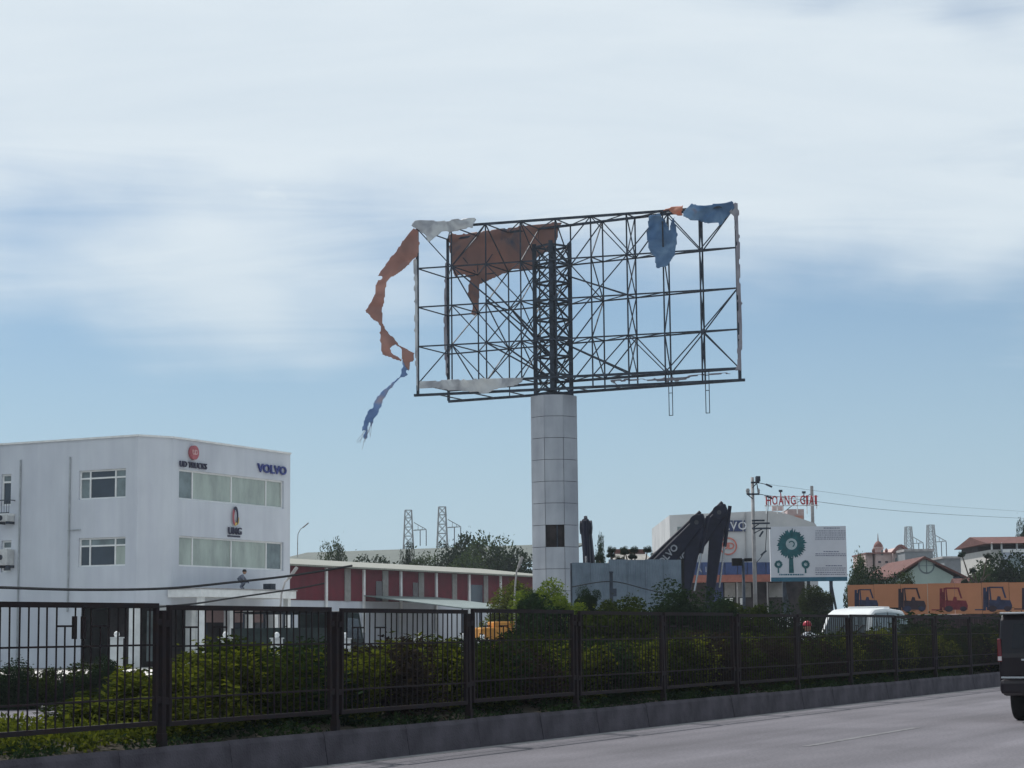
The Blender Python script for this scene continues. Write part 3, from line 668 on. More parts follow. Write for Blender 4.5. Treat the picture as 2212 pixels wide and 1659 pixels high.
# canopy over the entrance
ca, cb = on_v(436, 1280, v0-2.2)[0], on_v(640, 1280, v0-2.2)[0]
zt = on_v(520, 1274, v0-2.2)[1]
c = MB(); q, q2 = LB(ca, v0-2.2, 0), LB(min(cb, u1+2.5), v0-.003, 0); c.box(q.x, q2.x, q.y, q2.y, zt-.42, zt); canopy = c.build('canopy', M_['trim'], wb, bevel=.02)
c = MB(); c.box(q.x-.05, q2.x+.05, q.y-.05, q2.y, zt, zt+.06); c.build('canopy_flashing', M_['concrete'], wb)
for x in (0.4, q2.x-q.x-.4):
    c = MB(); c.box(q.x+x-.15, q.x+x+.15, q.y+.2, q.y+.5, 0, zt-.42); c.build('canopy_post', M_['trim'], wb)
c = MB(); cc = LB(on_v(582, 1268, v0-1.2)[0], v0-1.2, zt); c.box(cc.x-.25, cc.x+.25, cc.y-.25, cc.y+.25, zt+.06, zt+.42); c.build('roof_vent', M_['steel'], wb)
# downpipes
for xp in (44, 151):
    vv, _ = on_u(xp, 1100, ul); c = MB(); q = LB(ul-.06, vv, 0); c.cyl((q.x, q.y, z1f-.3 if xp > 150 else .1), (q.x, q.y, HT-.9), .045, .045, 8); c.build('downpipe', mat('pipe_grey', (.34, .37, .39), .6), wb)
vv, zz = on_u(148, 1146, ul); c = MB(); q = LB(ul-.06, vv, zz); c.cyl(q, q+Vector((0, -.85, .02)), .03, .03, 6); c.build('branch_pipe', MATS['pipe_grey'], wb)
# wall logos and letters
blue = mat('letter_blue', (.045, .06, .22), .5, var=.1); navy = mat('letter_navy', (.035, .035, .07), .5, var=.1); red = mat('logo_red', (.42, .12, .14), .5, var=.12)
def wall_text(txt, xa, xb, y, label, m, hfac=1.0, bold=.02, dep=.08):
    a, z_ = on_v(xa, y, v0); b, _ = on_v(xb, y, v0)
    for_w = b-a; me = text_mesh('letters', txt, 1.0, dep, m, 1.0, bold=bold)
    xs = [v.co.x for v in me.vertices]; ys = [v.co.y for v in me.vertices]
    k = for_w/(max(xs)-min(xs)); kh = hfac/(max(ys)-min(ys))
    cxm = (max(xs)+min(xs))/2; cym = (max(ys)+min(ys))/2
    for v in me.vertices: v.co = ((v.co.x-cxm)*k, (v.co.y-cym)*kh, v.co.z)
    q = LB((a+b)/2, v0-.08, z_)
    return inst('letters', me, wb, q, (RX, 0, 0))
wall_text('UD TRUCKS', 386, 444, 1001.5, '', navy, .32, .008)
wall_text('VOLVO', 554, 616, 1010, '', blue, .50, .02)
wall_text('UMG', 491, 519, 1146, '', navy, .40, .006)
q = on_v(415, 978, v0); qq = LB(q[0], v0-.03, q[1])
c = MB(); c.cyl(qq, qq+Vector((0, -.16, 0)), 0.385, .385, 28); lg = c.build('round_logo', red, wb)
inst('logo_letters', text_mesh('logo_letters', 'UD', .36, .03, mat('logo_pink', (.62, .38, .38), .5), .8, bold=.01), lg, qq+Vector((0, -.175, 0)), (RX, 0, 0))
# flame-like ring emblem
q = on_v(505, 1116, v0); qq = LB(q[0], v0-.08, q[1])
def ring(pts_o, pts_i, m, nm):
    mb = MB(); n = len(pts_o); vs = []
    for off in (0, -.06):
        vs += [qq+Vector((x*.58, off, z*.58)) for x, z in pts_o]+[qq+Vector((x*.58, off, z*.58)) for x, z in pts_i]
    fs = []
    for i in range(n-1):
        fs += [(i, i+1, n+i+1, n+i), (2*n+i, 2*n+n+i, 2*n+n+i+1, 2*n+i+1), (i, 2*n+i, 2*n+i+1, i+1), (n+i, n+i+1, 3*n+i+1, 3*n+i)]
    mb.add(vs, fs); mb.build(nm, m, wb)
def arc(a0_, a1_, rx, rz, cx=0, cz=0, n=14): return [(cx+rx*math.cos(R_(a0_+(a1_-a0_)*i/n)), cz+rz*math.sin(R_(a0_+(a1_-a0_)*i/n))) for i in range(n+1)]
ring(arc(-50, 150, .42, .92, .02, .05), arc(-50, 150, .30, .70, .02, -.02), navy, 'emblem_arc')
ring(arc(120, 250, .42, .88, -.02, .0), arc(120, 250, .24, .62, .0, -.05), red, 'emblem_arc')
ring(arc(250, 310, .42, .88, -.02, .0), arc(250, 310, .2, .60, .0, -.05), mat('logo_yellow', (.6, .42, .12), .5), 'emblem_arc')
ring(arc(-70, 20, .28, .55, .28, -.25), arc(-70, 20, .19, .46, .27, -.25), MATS['logo_yellow'], 'emblem_arc')
a, z_ = on_v(491, 1158, v0); b, _ = on_v(518, 1158, v0); c = MB(); q = LB(a, v0-.03, z_); q2 = LB(b, v0-.03, z_); c.box(q.x, q2.x, q.y, q.y+.028, z_-.03, z_+.05); c.build('emblem_line', navy, wb)
# air conditioning units on brackets
acm = mat('ac_white', (.52, .53, .53), .5, var=.1)
for (xa, ya, yb) in ((20, 1112, 1128), (20, 1187, 1222)):
    va, za = on_u(xa+12, ya, ul); vb2, zb = on_u(xa-10, yb, ul)
    t_ = thing('air_conditioner', '%s outdoor air conditioner on the white wall at the left picture edge' % ('upper flatter' if ya < 1150 else 'lower taller'), 'air conditioner', Wp(ul-.35, (va+vb2)/2, zb), RZ)
    w2 = abs(va-vb2)/2; hh = za-zb
    c = MB(); c.box(-.28, .30, -w2, w2, 0, hh); c.build('casing', acm, t_, bevel=.02)
    c = MB(); c.cyl((-.282, .1, hh/2), (-.30, .1, hh/2), min(hh, w2)*.42, None, 16); c.build('fan_grille', M_['steel'], t_)
    c = MB(); c.box(-.3, .345, -w2, -w2+.06, -.14, 0); c.box(-.3, .345, w2-.06, w2, -.14, 0); c.build('bracket', M_['steel'], t_)
# slim balcony rail beside the left window
va, za = on_u(33, 1081, ul); vb2, zb = on_u(-4, 1112, ul)
t_ = thing('balcony_rail', 'thin dark balcony rail in front of the upper window at the left picture edge', 'railing', Wp(ul-.5, va, zb), RZ)
c = MB(); c.bar((0, 0, za-zb), (0, vb2-va, za-zb), .05); c.bar((0, 0, za-zb), (.47, 0, za-zb), .05); c.bar((0, 0, .05), (0, vb2-va, .05), .05); c.build('rail', M_['steel'], t_, fix=False)
for i in range(8): MB().bar((0, (vb2-va)*i/7, .05), (0, (vb2-va)*i/7, za-zb), .02).build('baluster', M_['steel'], t_, fix=False)
c = MB(); c.box(-.05, .49, 0, vb2-va, -.1, .02); c.build('slab', M_['trim'], t_)

# ================================================================== red long building
RV = 73.0
ra, rb = on_v(600, 1250, RV)[0], on_v(1210, 1250, RV)[0]
ze = on_v(641, 1223, RV)[1]; zr0 = on_v(641, 1296, RV)[1]
rd = thing('red_workshop', 'long low red workshop with pale pilasters and cream lean-to roof', 'building', Wp(ra, RV, 0), RZ)
redw = banded('red_sheet', (.13, .010, .022), (.09, .008, .017), 2.2, 0, .55, .5)
c = MB(); c.box(0, rb-ra, 0, 7.5, zr0, ze); c.build('upper_wall', redw, rd)
c = MB(); c.box(0, rb-ra, .05, 7.45, 0, zr0); c.build('lower_wall', M_['white_wall'], rd)
ztop = on_plane(641, 1209.5, V*(RV+7.5), V).z
c = MB(); n_ = rb-ra+1
c.prism([(-.5, -.7, ze-.02), (-.5, 7.8, ztop), (-.5, 7.8, ztop+.10), (-.5, -.7, ze+.10)], (n_, 0, 0)); c.build('roof', banded('cream_roof', (.23, .23, .195), (.19, .19, .165), 1.1, 0, .5, .25), rd)
c = MB(); c.box(-.5, n_-.5, 7.8, 9.5, ztop-2, ztop+.05); c.build('rear_gutter_wall', mat('rust_brown', (.12, .07, .06), .8), rd)
kc = crop(1080, 1860, 1040)
pil = mat('pilaster_grey', (.25, .245, .235), .7, var=.1)
for i, (xc, wd, big_) in enumerate(((300, 14, 0), (472, 46, 1), (600, 14, 0), (773, 44, 1), (895, 13, 0), (1060, 40, 1), (1178, 12, 0), (1325, 36, 1), (1440, 12, 0), (1575, 32, 1), (1690, 11, 0))):
    px, py = kc(xc, 700); a = on_v(px-wd*.47/1.736/2, py, RV)[0]-ra; b = on_v(px+wd*.47/1.736/2, py, RV)[0]-ra
    c = MB(); c.box(a, b, -.06 if big_ else -.12, .02, zr0 if big_ else zr0-2.2, ze-.03); c.build('pilaster' if big_ else 'downpipe', pil if big_ else M_['trim'], rd)
for xc, wd in ((725, 50), (1015, 40), (1500, 100)):
    px, py = kc(xc, 750); a = on_v(px-wd*.27/2, py, RV)[0]-ra; b = on_v(px+wd*.27/2, py, RV)[0]-ra
    c = MB(); c.box(a, b, -.03, .01, zr0+.05, zr0+1.45); c.build('window', M_['glass_dark'], rd)
# lower awning roof beyond
aa = on_v(1000, 1310, RV-8)[0]; ab = on_v(1150, 1300, RV-8)[0]; zz = on_v(1050, 1316, RV-8)[1]
aw = thing('metal_awning', 'pale green grey sheet awning in front of the red workshop', 'awning', Wp(aa, RV-8, 0), RZ)
c = MB(); c.prism([(0, 0, zz), (0, 7.9, zz+1.0), (0, 7.9, zz+1.06), (0, 0, zz+.08)], (ab-aa, 0, 0)); c.build('roof_sheet', banded('awning_sheet', (.17, .21, .205), (.13, .16, .16), 1.2, 0, .5, .4), aw)
for k in range(5):
    c = MB(); c.cyl((.2+(ab-aa-.4)*k/4, .15, 0), (.2+(ab-aa-.4)*k/4, .15, zz), .07, None, 8); c.build('post', M_['steel'], aw)

# ================================================================== far warehouse behind
wa, wbp = P(560, 1190, 216), P(1185, 1168, 199)
d_ = (flat(wbp)-flat(wa)); lw_ = d_.length; rzw = math.atan2(d_.y, d_.x)
wh = thing('grey_warehouse', 'very long grey green warehouse roof low behind the trees', 'building', flat(wa), rzw)
zr = hz(632, 1185, 213.5)
roofm = banded('warehouse_roof', (.085, .10, .088), (.06, .075, .068), .8, 0, .6, .3)
c = MB(); c.prism([(0, -9, zr-3.0), (0, 9, zr), (0, 9, zr-.15), (0, -9, zr-3.15)], (lw_, 0, 0)); c.build('roof', roofm, wh)
c = MB(); c.box(.3, lw_-.3, -8.7, 8.5, 0, zr-3.2); c.build('wall', mat('green_wall', (.12, .15, .13), .8), wh)

# ================================================================== metal hoarding, fence post, machines
hm = banded('hoarding_sheet', (.17, .215, .26), (.11, .145, .185), 3.0, 0, .6, .5)
h0, h1 = flat(P(1236, 1260, 84)), flat(P(1472, 1260, 85)); dh = h1-h0; rzh = math.atan2(dh.y, dh.x)
hd = thing('metal_hoarding', 'weathered teal grey sheet metal hoarding right of the white pillar', 'hoarding', h0, rzh)
hh = hz(1400, 1208, 84.5)
npan = 6
for k in range(npan):
    c = MB(); a = dh.length*k/npan; b = dh.length*(k+1)/npan
    top = hh-(.13 if k < 2 else 0)-(.02*(k % 2))
    c.box(a+.006, b-.006, -.02-.012*(k % 2), .02-.012*(k % 2), .1, top); c.build('sheet', hm, hd)
for k in range(npan+1):
    c = MB(); a = dh.length*k/npan; c.box(a-.05, a+.05, .03, .13, 0, hh-.15); c.build('post', M_['steel'], hd)
c = MB(); c.box(dh.length+.02, dh.length+.12, -.06, .1, 0, hh+.02); c.build('end_post', M_['black'], hd)
def post_thing(x, ytop, Z, wpx, label, name='concrete_post', cat='post', m='steel'):
    q = flat(P(x, ytop, Z)); zt_ = hz(x, ytop, Z); t_ = thing(name, label, cat, q); r_ = wpx*S*Z/FPX/2
    c = MB(); c.box(-r_, r_, -r_, r_, 0, zt_); c.box(-r_*1.25, r_*1.25, -r_*1.25, r_*1.25, zt_, zt_+r_); c.build('shaft', M_[m], t_); return t_, zt_
t_, zt_ = post_thing(1320, 1238, 78, 7, 'dark fence post standing in front of the teal hoarding')
c = MB(); c.box(.06, .2, -.05, .05, zt_-.9, zt_-.6); c.build('insulator', M_['steel'], t_)
# excavators ------------------------------------------------------
exm = mat('machine_dark_blue', (.012, .014, .032), .55, .0, .2, 2); exg = mat('machine_grey', (.07, .072, .085), .5, .1, .15, 2)
exl = mat('machine_letter', (.30, .32, .36), .5); chrome = mat('ram_chrome', (.5, .5, .52), .25, .9)
def excavator(label, peak, ft, rz, boom_dx, boom_h, dip_dx, dip_len, z0=0):
    """peak: world point of the boom/stick joint. local x points along the boom."""
    d = Vector((math.cos(rz), math.sin(rz), 0)); base = flat(peak)-d*boom_dx
    t_ = thing('excavator', label, 'excavator', base, rz)
    zp = peak.z; hw = .24
    def plate(poly, w_, name, m, par=t_, off=0, bev=.09): c = MB(); c.prism([(x, off-w_/2, z) for x, z in poly], (0, w_, 0)); return c.build(name, m, par, bevel=bev)
    for s_ in (-1, 1):
        tr = MB(); tr.prism([(-1.9, s_*1.05-.28, .35), (-1.6, s_*1.05-.28, .05), (1.6, s_*1.05-.28, .05), (1.9, s_*1.05-.28, .35), (1.7, s_*1.05-.28, .85), (-1.7, s_*1.05-.28, .85)], (0, .56, 0)); tr.build('track', M_['black'], t_)
    c = MB(); c.box(-2.4, 1.2, -1.25, 1.25, 1.05, 2.1); c.cyl((0, 0, .7), (0, 0, 1.05), .7, None, 16); c.build('body', exg, t_, bevel=.06)
    c = MB(); c.box(-2.75, -2.0, -1.2, 1.2, 1.1, 2.0); c.build('counterweight', exm, t_, bevel=.15)
    c = MB(); c.box(-.2, 1.35, .25, 1.2, 1.3, 2.9); cab = c.build('cab', exg, t_, bevel=.08)
    c = MB(); c.box(1.352, 1.36, .35, 1.1, 1.7, 2.75); c.build('windscreen', M_['glass_dark'], cab)
    c = MB(); c.box(0, 1.15, .236, .247, 1.8, 2.7); c.build('side_glass', M_['glass_dark'], cab)
    # boom: foot -> bend -> peak
    f = Vector((.6, 1.7)); pk_ = Vector((boom_dx, zp)); bd = f.lerp(pk_, .45)+Vector((-.35, .5))
    up = (pk_-bd).normalized(); nn = Vector((-up.y, up.x))
    up0 = (bd-f).normalized(); n0 = Vector((-up0.y, up0.x))
    bp = [f-n0*.26, bd-nn*.62, pk_-nn*.40-up*.3, pk_+up*.12-nn*.30, pk_+up*.30-nn*.02, pk_+nn*.20+up*.14, bd+nn*.36, f+n0*.28]
    boom = plate(bp, .5, 'boom', exm)
    c = MB(); c.cyl((boom_dx, -.29, zp+.02), (boom_dx, .29, zp+.02), .34, None, 20); c.build('joint_boss', exm, t_); c = MB(); c.cyl((boom_dx, -.32, zp), (boom_dx, .32, zp), .11, None, 14); c.build('joint_pin', exg, t_)
    top = plate([bd+nn*.345, bd+nn*.40, pk_+nn*.30-up*1.1, pk_+nn*.24-up*1.1], .3, 'hose_rail', exg, boom, bev=.02)
    mt = text_mesh('boom_lettering', 'VOLVO', .44, .02, exl, 1.0, bold=.012)
    cpt = bd.lerp(pk_, .30)-nn*.05; a_ = math.atan2(up.y, up.x)
    lt = inst('boom_lettering', mt, boom, (cpt.x, -.262, cpt.y)); lt.rotation_euler = (Matrix.Rotation(-a_, 3, 'Y') @ Matrix.Rotation(RX, 3, 'X')).to_euler()
    # stick hanging from the peak
    q = Vector((boom_dx+dip_dx, zp-dip_len)); us = (q-pk_).normalized(); ns = Vector((-us.y, us.x))
    if ns.x < 0: ns = -ns
    sp_ = [pk_-us*.50+ns*.26, pk_-us*.05+ns*.46, pk_+us*1.5+ns*.34, q+ns*.2, q-ns*.2, pk_+us*1.4-ns*.36, pk_+us*.3-ns*.40, pk_-us*.35-ns*.10]
    stick = plate(sp_, .36, 'stick', exm)
    ra_, rb_ = pk_-us*.4+ns*.5, q-us*.9+ns*.42
    c = MB(); c.cyl((ra_.x, 0, ra_.y), ((ra_.x+rb_.x)/2, 0, (ra_.y+rb_.y)/2), .10, None, 10); c.build('bucket_ram', exm, stick)
    c = MB(); c.cyl(((ra_.x+rb_.x)/2, 0, (ra_.y+rb_.y)/2), (rb_.x, 0, rb_.y), .055, None, 10); c.build('ram_rod', chrome, stick)
    rc = f.lerp(bd, .9)-n0*.35; c = MB(); c.cyl((1.3, .0, 1.3), (rc.x, 0, rc.y), .09, None, 10); c.build('boom_ram', exm, t_)
    rs = bd+nn*.5; re = pk_-us*.55+ns*.1; c = MB(); c.cyl((rs.x, 0, rs.y), (re.x, 0, re.y), .09, None, 10); c.build('stick_ram', exm, boom)
    # bucket
    bk = [q+Vector((-.25, .1)), q+Vector((.35, .15)), q+Vector((.75, -.25)), q+Vector((.7, -.8)), q+Vector((.2, -1.15)), q+Vector((-.55, -1.1)), q+Vector((-.2, -.5))]
    bo_ = plate(bk, 1.1, 'bucket', exm)
    for k in range(4):
        c = MB(); y_ = -.45+k*.3; e = q+Vector((-.55, -1.1)); c.prism([(e.x, y_-.06, e.y+.06), (e.x-.28, y_-.06, e.y+.0), (e.x, y_-.06, e.y-.05)], (0, .12, 0)); c.build('tooth', exg, bo_)
    return t_
kx = crop(2380, 1880, 520*2212/1961)
pk1 = P(*kx(875, 300), 97); pk2 = P(*kx(1195, 160), 101)
excavator('dark excavator with lettered raised boom, the nearer and lower of the two', pk1, 0, R_(-6), 3.9, 0, -.75, 4.1)
excavator('dark excavator with the highest raised boom, right of the lettered boom', pk2, 0, R_(-6), 4.1, 0, -.62, 4.6)
pk3 = P(1266, 1140, 100)
excavator('dark excavator boom seen end-on poking up just right of the white pillar', pk3, 0, R_(-98), 3.6, 0, -.5, 4.0)

# ================================================================== showroom building right of the machines
Z2 = 140.0
def F2w(x, y, Z=Z2): q = P(x, y, Z); return q.x, q.z
bx0 = P(1446, 1113, Z2).x; gy = Z2
b2 = thing('grey_showroom', 'pale grey showroom building with blue and orange band behind the excavators', 'building', (bx0, Z2, 0))
def L2(x, y): q = F2w(x, y); return q[0]-bx0, q[1]
prof = [L2(1446, 1400)[0:1]+(0,), L2(1446, 1113), L2(1500, 1110), L2(1580, 1107), L2(1640, 1104), L2(1668, 1104), L2(1690, 1107), L2(1712, 1114), L2(1760, 1130), (L2(1764, 1136)[0], L2(1764, 1136)[1])]
prof[0] = (0, 0); prof.append((prof[-1][0], 0))
c = MB(); c.prism([(x, 0, z) for x, z in prof], (0, 18, 0)); c.build('wall', mat('showroom_grey', (.50, .505, .51), .8, var=.06, scale=.5, col2=(.40, .41, .42)), b2)
def pan(xa, ya, xb, yb, name, m, d0=-.05, d1=-.003, par=None):
    a, za = L2(xa, ya); b, zb = L2(xb, yb); c = MB(); c.box(a, b, d0, d1, zb, za); return c.build(name, m, par or b2)
pan(1463, 1138, 1482, 1178, 'window', M_['glass_blind2'])
navyp = mat('panel_navy', (.03, .045, .12), .5, var=.15)
for xa, xb in ((1538, 1562), (1563.5, 1583), (1585, 1603.5)): pan(xa, 1124.5, xb, 1148, 'sign_panel', navyp, -.12)
pan(1607, 1124, 1610, 1148, 'sign_edge', navyp, -.12)
a, za = L2(1574, 1137); me = text_mesh('sign_letters', 'VOLVO', .78, .03, mat('letter_pale', (.55, .57, .6), .5), 1.15, bold=.008); inst('sign_letters', me, b2, (a-.15, -.14, za), (RX, 0, 0))
a, za = L2(1573, 1180)
ro = mat('logo_red_faded', (.50, .17, .14), .6)
c = MB()
for k in range(28):
    t0, t1 = 2*math.pi*k/28, 2*math.pi*(k+1)/28
    c.prism([(a+.62*math.cos(t0), -.06, za+.62*math.sin(t0)), (a+.62*math.cos(t1), -.06, za+.62*math.sin(t1)), (a+.52*math.cos(t1), -.06, za+.52*math.sin(t1)), (a+.52*math.cos(t0), -.06, za+.52*math.sin(t0))], (0, .05, 0))
c.build('ring_logo', ro, b2)
inst('logo_letters', text_mesh('logo_letters', 'UD', .62, .04, ro, .85, bold=.02), b2, (a, -.04, za), (RX, 0, 0))
pan(1609, 1106, 1612, 1235, 'corner_pipe', M_['concrete'], -.15)
bluep = mat('band_blue', (.035, .06, .16), .5, var=.12); orp = mat('band_orange', (.27, .10, .075), .55, var=.1)
xs_ = [1488, 1513, 1540, 1562, 1589, 1610, 1630, 1650, 1690]
for i, (xa, xb) in enumerate(zip(xs_[:-1], xs_[1:])): pan(xa+.4, 1216, xb-.4, 1243, 'band_panel', bluep, -1.2, -.003)
pan(1486, 1243.6, 1692, 1257, 'orange_band', orp, -1.25, -.003)
a, za = L2(1507, 1232); inst('band_letters', text_mesh('band_letters', 'F A 1', .55, .03, exl, 1), b2, (a, -1.22, za), (RX, 0, 0))
pan(1486, 1258, 1740, 1330, 'ground_floor', M_['void'], -.04, -.003)
pan(1538, 1258, 1562, 1320, 'blue_panel', navyp, -.3, -.05)
for xa, xb in ((1564, 1588), (1592, 1622), (1660, 1690)): pan(xa, 1259, xb, 1290, 'shutter', pil, -.2, -.05)
for xa, xb in ((1565, 1574), (1576, 1583), (1598, 1606)): pan(xa, 1292, xb, 1306, 'window', M_['frame'], -.15, -.05)
for x in (1590, 1626, 1655): pan(x-2, 1258, x+2, 1340, 'column', M_['concrete'], -1.0, -.6)
# stair tower and roof lettering
pink = mat('tower_pink', (.46, .37, .36), .75, var=.08); pinko = mat('tower_orange', (.46, .24, .19), .75, var=.08)
def pan2(xa, ya, xb, yb, name, m, d0, d1): return pan(xa, ya, xb, yb, name, m, d0, d1)
pan2(1705, 1098, 1742, 1134, 'stair_tower', pink, 1.0, 4.5); pan2(1721, 1112, 1739, 1133, 'tower_panel', pinko, .9, .998); pan2(1707, 1117, 1714, 1133, 'tower_panel', pinko, .9, .998); pan2(1672, 1090, 1697, 1101, 'tower_parapet', pink, 1.0, 1.3)
rs = thing('roof_sign', 'red channel letters HOANG GIAI on a white frame above the grey showroom', 'sign', (0, Z2-.4, 0))
a, za = F2w(1652, 1082); b, _ = F2w(1763, 1082); lred = mat('channel_red', (.40, .05, .06), .5, var=.15)
hl = F2w(1700, 1072)[1]-F2w(1700, 1092)[1]
word = 'HOÀNG GIAI'; ws = {'I': .45, ' ': .55, 'G': 1.05, 'O': 1.08}
tot = sum(ws.get(ch, 1) for ch in word); xcur = a
for ch in word:
    wch = ws.get(ch, 1)*(b-a)/tot
    if ch != ' ':
        me = text_mesh('letter', ch, 1, .12, lred, 1, bold=.015); X = [v.co.x for v in me.vertices]; Y = [v.co.y for v in me.vertices]
        kx_ = wch*.80/(max(X)-min(X)); Hh = hl*(1.25 if ch == 'À' else 1); ky = Hh/(max(Y)-min(Y)); x0_, y0_ = min(X), min(Y)
        for v in me.vertices: v.co = ((v.co.x-x0_)*kx_, (v.co.y-y0_)*ky, v.co.z)
        o_ = inst('letter', me, rs, (xcur+wch*.1, -.08, za-hl/2), (RX, 0, 0))
    xcur += wch
c = MB()
for z_ in (za-hl/2-.05, za+hl*.4): c.bar((a-.1, .05, z_), (b+.1, .05, z_), .06)
c.build('rail', M_['frame'], rs, fix=False)
for x in (1653, 1677, 1690, 1720, 1741, 1762):
    q = F2w(x, 1080); zb_ = F2w(x, 1104 if x < 1745 else 1094)[1]
    MB().bar((q[0], .05, zb_-.2), (q[0], .05, za+hl*.4), .06).build('post', M_['frame'], rs, fix=False)
for x, yt in ((1685, 1062), (1735, 1065)):
    q = F2w(x, yt); c = MB(); c.bar((q[0], .1, za), (q[0], .1, q[1]), .06); c.box(q[0]-.12, q[0]+.12, 0, .2, q[1]-.05, q[1]+.1); c.build('floodlight', M_['steel'], rs)
q = F2w(1757, 1048); an = thing('antenna_mast', 'short grey mast rising behind the right end of the roof letters', 'mast', (q[0], Z2+.8, 0))
c = MB(); c.cyl((0, 0, 6.5), (0, 0, q[1]), .13, .11, 10); c.build('mast', M_['concrete'], an)
c = MB(); c.tube([(0, 0, q[1]-.5), (-1.6, 0, q[1]-1.5), (-2.2, 0, q[1]-2.0)], .025); c.build('guy_wire', M_['wire'], an)

# ================================================================== printed sign board with the green trees
Z3 = 116.0
sx0 = P(1664, 1200, Z3).x; sx1 = P(1829, 1200, Z3).x; sz0 = hz(1750, 1255, Z3); sz1 = hz(1750, 1137, Z3)
sb = thing('tree_sign_board', 'white sign board printed with one large and two small green trees', 'sign', (sx0, Z3, 0))
sw = sx1-sx0
c = MB(); c.box(0, sw, 0, .22, sz0, sz1); c.build('board', mat('sign_white', (.58, .60, .65), .55, var=.04, scale=.6), sb)
teal = mat('print_teal', (.02, .11, .13), .6, var=.2); tealb = mat('print_teal_blue', (.03, .13, .20), .6, var=.1)
k1 = crop(2440, 1740, 800)
def L3(x, y): q = P(*k1(x, y), Z3); return Vector((q.x-sx0, q.z))
c = MB(); c.box(0, sw, -.012, -.003, sz0-.02, sz0+.22); c.build('bottom_stripe', tealb, sb)
def printed(polys, name, m, d=-.012, par=None):
    c = MB()
    for poly in polys: c.prism([(q.x, d, q.y) for q in poly], (0, .008, 0))
    return c.build(name, m, par or sb)
def tree_print(cx, cy, R, trunk_y, tw_, seed):
    rr = random.Random(seed); c0 = L3(cx, cy); s_ = (L3(cx+R, cy)-c0).length; outer = []
    for i in range(72):
        a_ = 2*math.pi*i/72; r_ = s_*((1.0 if i % 2 else .84)+rr.uniform(-.10, .07)); outer.append(c0+Vector((math.cos(a_), math.sin(a_)))*r_)
    printed([outer], 'tree_crown_print', teal)
    tb = L3(cx, trunk_y); ww = s_*tw_
    printed([[Vector((tb.x-ww, tb.y)), Vector((tb.x+ww, tb.y)), Vector((tb.x+ww*.8, c0.y-s_*.9)), Vector((tb.x-ww*.8, c0.y-s_*.9))]], 'tree_trunk_print', teal, -.0125)
    disc = [c0+Vector((math.cos(2*math.pi*i/24), math.sin(2*math.pi*i/24)))*s_*.37 for i in range(24)]
    printed([disc], 'tree_disc_print', mat('print_pale', (.40, .47, .50), .6), -.018)
    hook = [c0+Vector((math.cos(R_(-70+220*i/10)), math.sin(R_(-70+220*i/10))))*s_*.22 for i in range(11)]+[c0+Vector((math.cos(R_(150-220*i/10)), math.sin(R_(150-220*i/10))))*s_*.14 for i in range(11)]
    printed([hook], 'tree_mark_print', teal, -.024)
tree_print(1460, 830, 158, 1130, .16, 1); tree_print(1325, 1040, 44, 1130, .2, 2); tree_print(1607, 1040, 46, 1130, .2, 3)
rr = random.Random(5); tx = []
def text_rows(x0, x1, ys, h):
    for y in ys:
        x = x0+rr.uniform(0, 6)
        while x < x1:
            w_ = rr.uniform(8, 26); a, b = L3(x, y), L3(min(x+w_, x1), y+h)
            tx.append([Vector((a.x, b.y)), Vector((b.x, b.y)), Vector((b.x, a.y)), Vector((a.x, a.y))]); x += w_+rr.uniform(4, 7)
text_rows(1790, 1960, [660], 9); text_rows(1705, 2020, [690, 712, 733, 755, 775], 7)
text_rows(1790, 1950, [903], 8); text_rows(1705, 2025, [928, 946], 7); text_rows(1815, 1985, [1050], 9); text_rows(1705, 2025, [1075, 1096, 1120, 1140], 7)
tag(printed(tx, 'small_print', mat('print_grey', (.17, .19, .27), .6), -.011), kind='stuff')
tx = []; text_rows(1330, 1590, [1140], 14); text_rows(1270, 1665, [1178], 20)
tag(printed(tx, 'caption_print', tealb, -.011), kind='stuff')
for x in (.8, sw*.5, sw-.9):
    c = MB(); c.bar((x, .35, 0), (x, .35, sz1-.3), .18); c.build('post', M_['steel'], sb)
c = MB()
for x in (.8, sw*.5, sw-.9): c.bar((x, .35, sz0-.1), (x+.9, 1.6, 0), .10)
c.build('rear_strut', M_['steel'], sb)

# ================================================================== utility poles and wires
def utility_pole(x, ytop, Z, label, wpx=9):
    q = flat(P(x, ytop, Z)); h = hz(x, ytop, Z); r_ = wpx*S*Z/FPX/2
    t_ = thing('utility_pole', label, 'utility pole', q)
    c = MB(); c.cyl((0, 0, 0), (0, 0, h), r_*1.25, r_*.85, 12); c.build('shaft', M_['concrete'], t_, smooth=True); return t_, h, r_, q
up_, hp, rp_, qp = utility_pole(1625, 1031, 106, 'grey concrete utility pole with crossarms standing before the showroom', 8)
def arm(t_, x0, x1, z, w_=.09):
    return MB().bar((x0, -.18, z), (x1, -.18, z), w_).build('crossarm', M_['steel'], t_, fix=False)
kz = lambda y: hz(1625, y, 106)
kX = lambda x: P(x, 1100, 106).x-qp.x
arm(up_, kX(1613), kX(1640), kz(1068)); arm(up_, -.1, kX(1641), kz(1043)); arm(up_, -.1, kX(1661), kz(1131)); arm(up_, -.1, kX(1663), kz(1142)); arm(up_, -.1, kX(1650), kz(1125))
def insul(t_, x, z, h=.28): c = MB(); c.lathe([(.03, 0), (.07, .04), (.04, .1), (.08, .15), (.03, h)], 8, (x, -.18, z)); return c.build('insulator', M_['concrete'], t_)
for x in (1614, 1617, 1639): insul(up_, kX(x), kz(1067))
c = MB(); c.box(kX(1633), kX(1642), -.45, .0, kz(1041), kz(1030)); c.build('switch_box', M_['steel'], up_)
